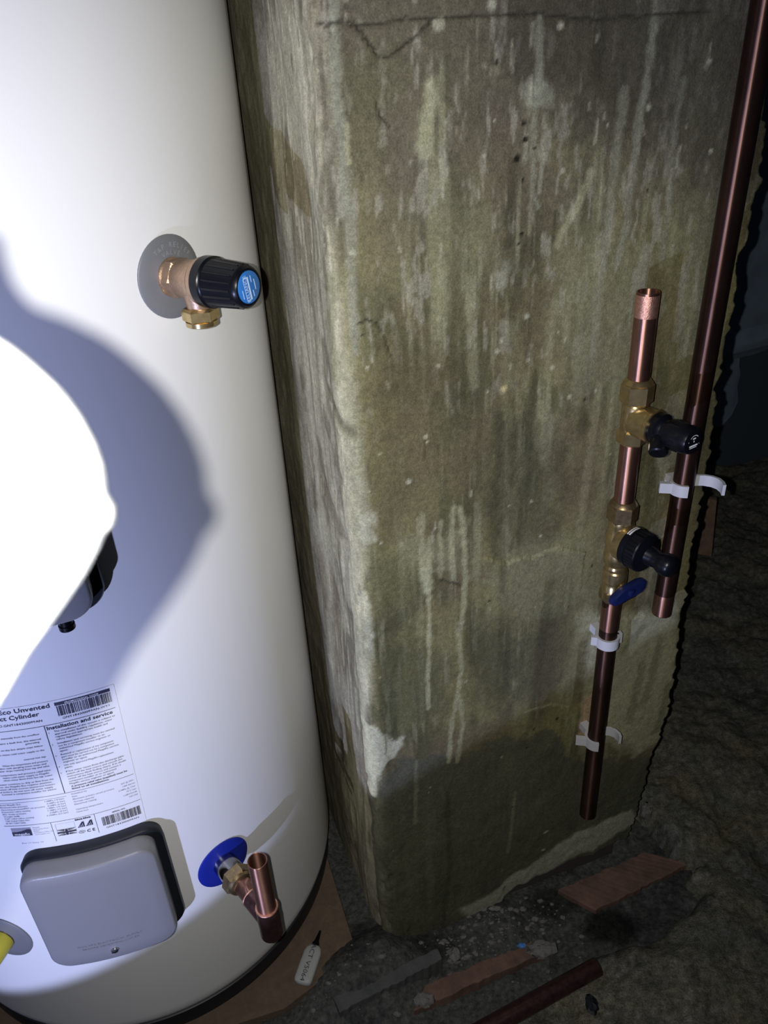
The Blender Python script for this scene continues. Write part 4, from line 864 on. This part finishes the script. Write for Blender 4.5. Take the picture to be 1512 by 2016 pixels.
# mineral wool and rubbish filling the floor right of and behind the pier
def build_wool():
    xs = np.concatenate([np.arange(.02, 1.2, .0062), np.linspace(1.21, 2.58, 90)]); ys = np.concatenate([np.arange(.40, 1.5, .0068), np.linspace(1.51, 2.05, 80)])
    X, Y = np.meshgrid(xs, ys, indexing='ij')
    fr = (X * FN[0] + Y * FN[1]) - FK                         # distance in front of the pier face
    sr = X * FU[0] + Y * FU[1]
    Z = -.006 + (fbm(X * 5, Y * 5, 61, 4) - .5) * .05 + (fbm(X * 24, Y * 24, 62, 4) - .5) * .022 + (fbm(X * 95, Y * 95, 63, 3) - .5) * .010
    far = sstep(.95, 2.2, Y); Z += far * .03 + sstep(.95, 1.3, X) * .05 * far
    # trench kept clear at the foot of the pier: boards and rubble show there
    c = F2((1000, 1900)); line = ((X - .012) * .41 - (Y - .555) * .91)      # to the near side of the plank
    keep = sstep(-.012, .045, line + (fbm(X * 18, Y * 18, 66, 3) - .5) * .05) ; side = sstep(.655, .70, sr + (fbm(X * 14, Y * 14, 67, 3) - .5) * .06); m = np.maximum(keep, side)
    pit = np.exp(-(((X - .335) / .075) ** 2 + ((Y - .705) / .040) ** 2)); Z = -.075 + (Z + .075) * m - .06 * pit
    # the loose pipe presses into it
    pd = edist(X, Y, [tuple((pa - (pb_ - pa) * .4)[:2]), tuple(pb_[:2])]); Z = np.where(inside(X, Y, JOIST), -.075, Z); Z = np.where(pd < .030, np.minimum(Z, .000 - .012 * sstep(.03, .012, pd)), Z)
    h = fbm(X * 9, Y * 9, 64, 4); g = fbm(X * 40, Y * 40, 65, 4); C = np.zeros(X.shape + (3,)); C[:] = (0.132, 0.128, 0.096)
    for mm, col in ((sstep(.42, .62, h), (0.098, 0.102, 0.088)), (.7 * sstep(.52, .70, g), (0.088, 0.088, 0.074)), (.5 * sstep(.60, .74, fbm(X * 14, Y * 14, 68, 4)), (0.165, 0.148, 0.088)), (.5 * sstep(.62, .72, fbm(X * 160, Y * 160, 69, 2)), (0.21, 0.205, 0.18))):
        C = C * (1 - mm[..., None]) + np.array(col) * mm[..., None]
    return np.stack([X, Y, Z], -1), C
Pw, Cw = build_wool(); wo = gridmesh('mineral_wool', Pw, 'wool', Cw); tag(wo, 'dark tangled mineral wool and dirt covering the floor beside the pier', 'insulation', kind='stuff')
# stray fibres and chips in the wool
b = MB(); rs = np.random.RandomState(12)
for k in range(260):
    x, y = .30 + rs.rand() * .75, .55 + rs.rand() * 1.1; i = min(np.searchsorted(Pw[:, 0, 0], x), Pw.shape[0] - 1); j = min(np.searchsorted(Pw[0, :, 1], y), Pw.shape[1] - 1); z = Pw[i, j, 2]
    if z < -.03: continue
    L = .003 + rs.rand() ** 2 * .014; t = rs.rand() * 6.28; d = np.array([math.cos(t), math.sin(t), (rs.rand() - .3) * .6]); p = np.array([x, y, z + .002])
    b.tube([p, p + d * L * .5 + upz * .001, p + d * L], [.0007, .0010, .0005], 5)
lf = b.build('loose_fibres', 'plaster_lump', None, 0); lf['kind'] = 'stuff'; lf.parent = wo

# torn membrane hanging behind the pier, and a stake
def sheet(name, outline, depth, m, label, seed, thick=.004):
    """outline in the view, on an upright plane facing the room at the given distance"""
    P_ = []
    for p in outline:
        d = ray(p); q = CAMPOS + d * (depth / d[1]); P_.append(q)
    c = np.mean(P_, 0); b = MB(); rs_ = np.random.RandomState(seed); Q = []
    for a, e in zip(P_, P_[1:] + P_[:1]):
        n_ = max(1, int(np.linalg.norm(e - a) / .025))
        for k in range(n_): Q.append(a + (e - a) * k / n_ + (np.array([rs_.randn(), 0, rs_.randn()]) * .004 if n_ > 1 else 0))
    n_ = len(Q); v = [q + np.array([0, -thick / 2 + .012 * math.sin(q[0] * 17 + q[2] * 9), 0]) for q in Q] + [q + np.array([0, thick / 2 + .012 * math.sin(q[0] * 17 + q[2] * 9), 0]) for q in Q]
    f = [tuple(range(n_))[::-1], tuple(range(n_, 2 * n_))] + [(i, (i + 1) % n_, n_ + (i + 1) % n_, n_ + i) for i in range(n_)]
    b.add(v, f); return tag(b.build(name, m, None, 0, origin=(c[0], c[1], min(q[2] for q in Q))), label, 'membrane')
sheet('membrane_sheet', [(1250, -260), (1950, -260), (1950, 640), (1700, 660), (1560, 668), (1512, 690), (1490, 700), (1462, 706), (1440, 708), (1412, 712), (1250, 722)], 1.95, 'membrane', 'dark blue-grey torn membrane hanging behind the ragged pier edge', 21)
sheet('membrane_strip', [(1385, 690), (1458, 704), (1458, 740), (1454, 790), (1440, 815), (1418, 836), (1400, 836), (1385, 830)], 2.0, 'membrane', 'narrow torn tongue of dark membrane hanging below the larger sheet', 22)
sa = F2((1396, 1046), .03); b = MB(); sd = np.array([-.04, 0, 1.]); sx = np.array([.9, -.4, 0]); sx /= np.linalg.norm(sx); sy = np.cross(upz, sx)
sa = CAMPOS + ray((1393, 1052)) * (1.50 / ray((1393, 1052))[1]); v = []
for h_, k_ in ((-.05, 1.15), (.095, .70)):
    for x, y in ((-.013, -.010), (.013, -.010), (.013, .010), (-.013, .010)): v.append(sa + sd * h_ + sx * x * k_ + sy * y * k_)
b.add(v, [(3, 2, 1, 0), (4, 5, 6, 7)] + [(i, (i + 1) % 4, 4 + (i + 1) % 4, 4 + i) for i in range(4)]); tag(b.build('wooden_stake', 'brown_timber', None, 0, bevel=.001, origin=sa - upz * .05), 'short brown wooden stake standing in the wool behind the pier edge', 'stake')

for o in bpy.data.objects:
    if '_o' in o: del o['_o']
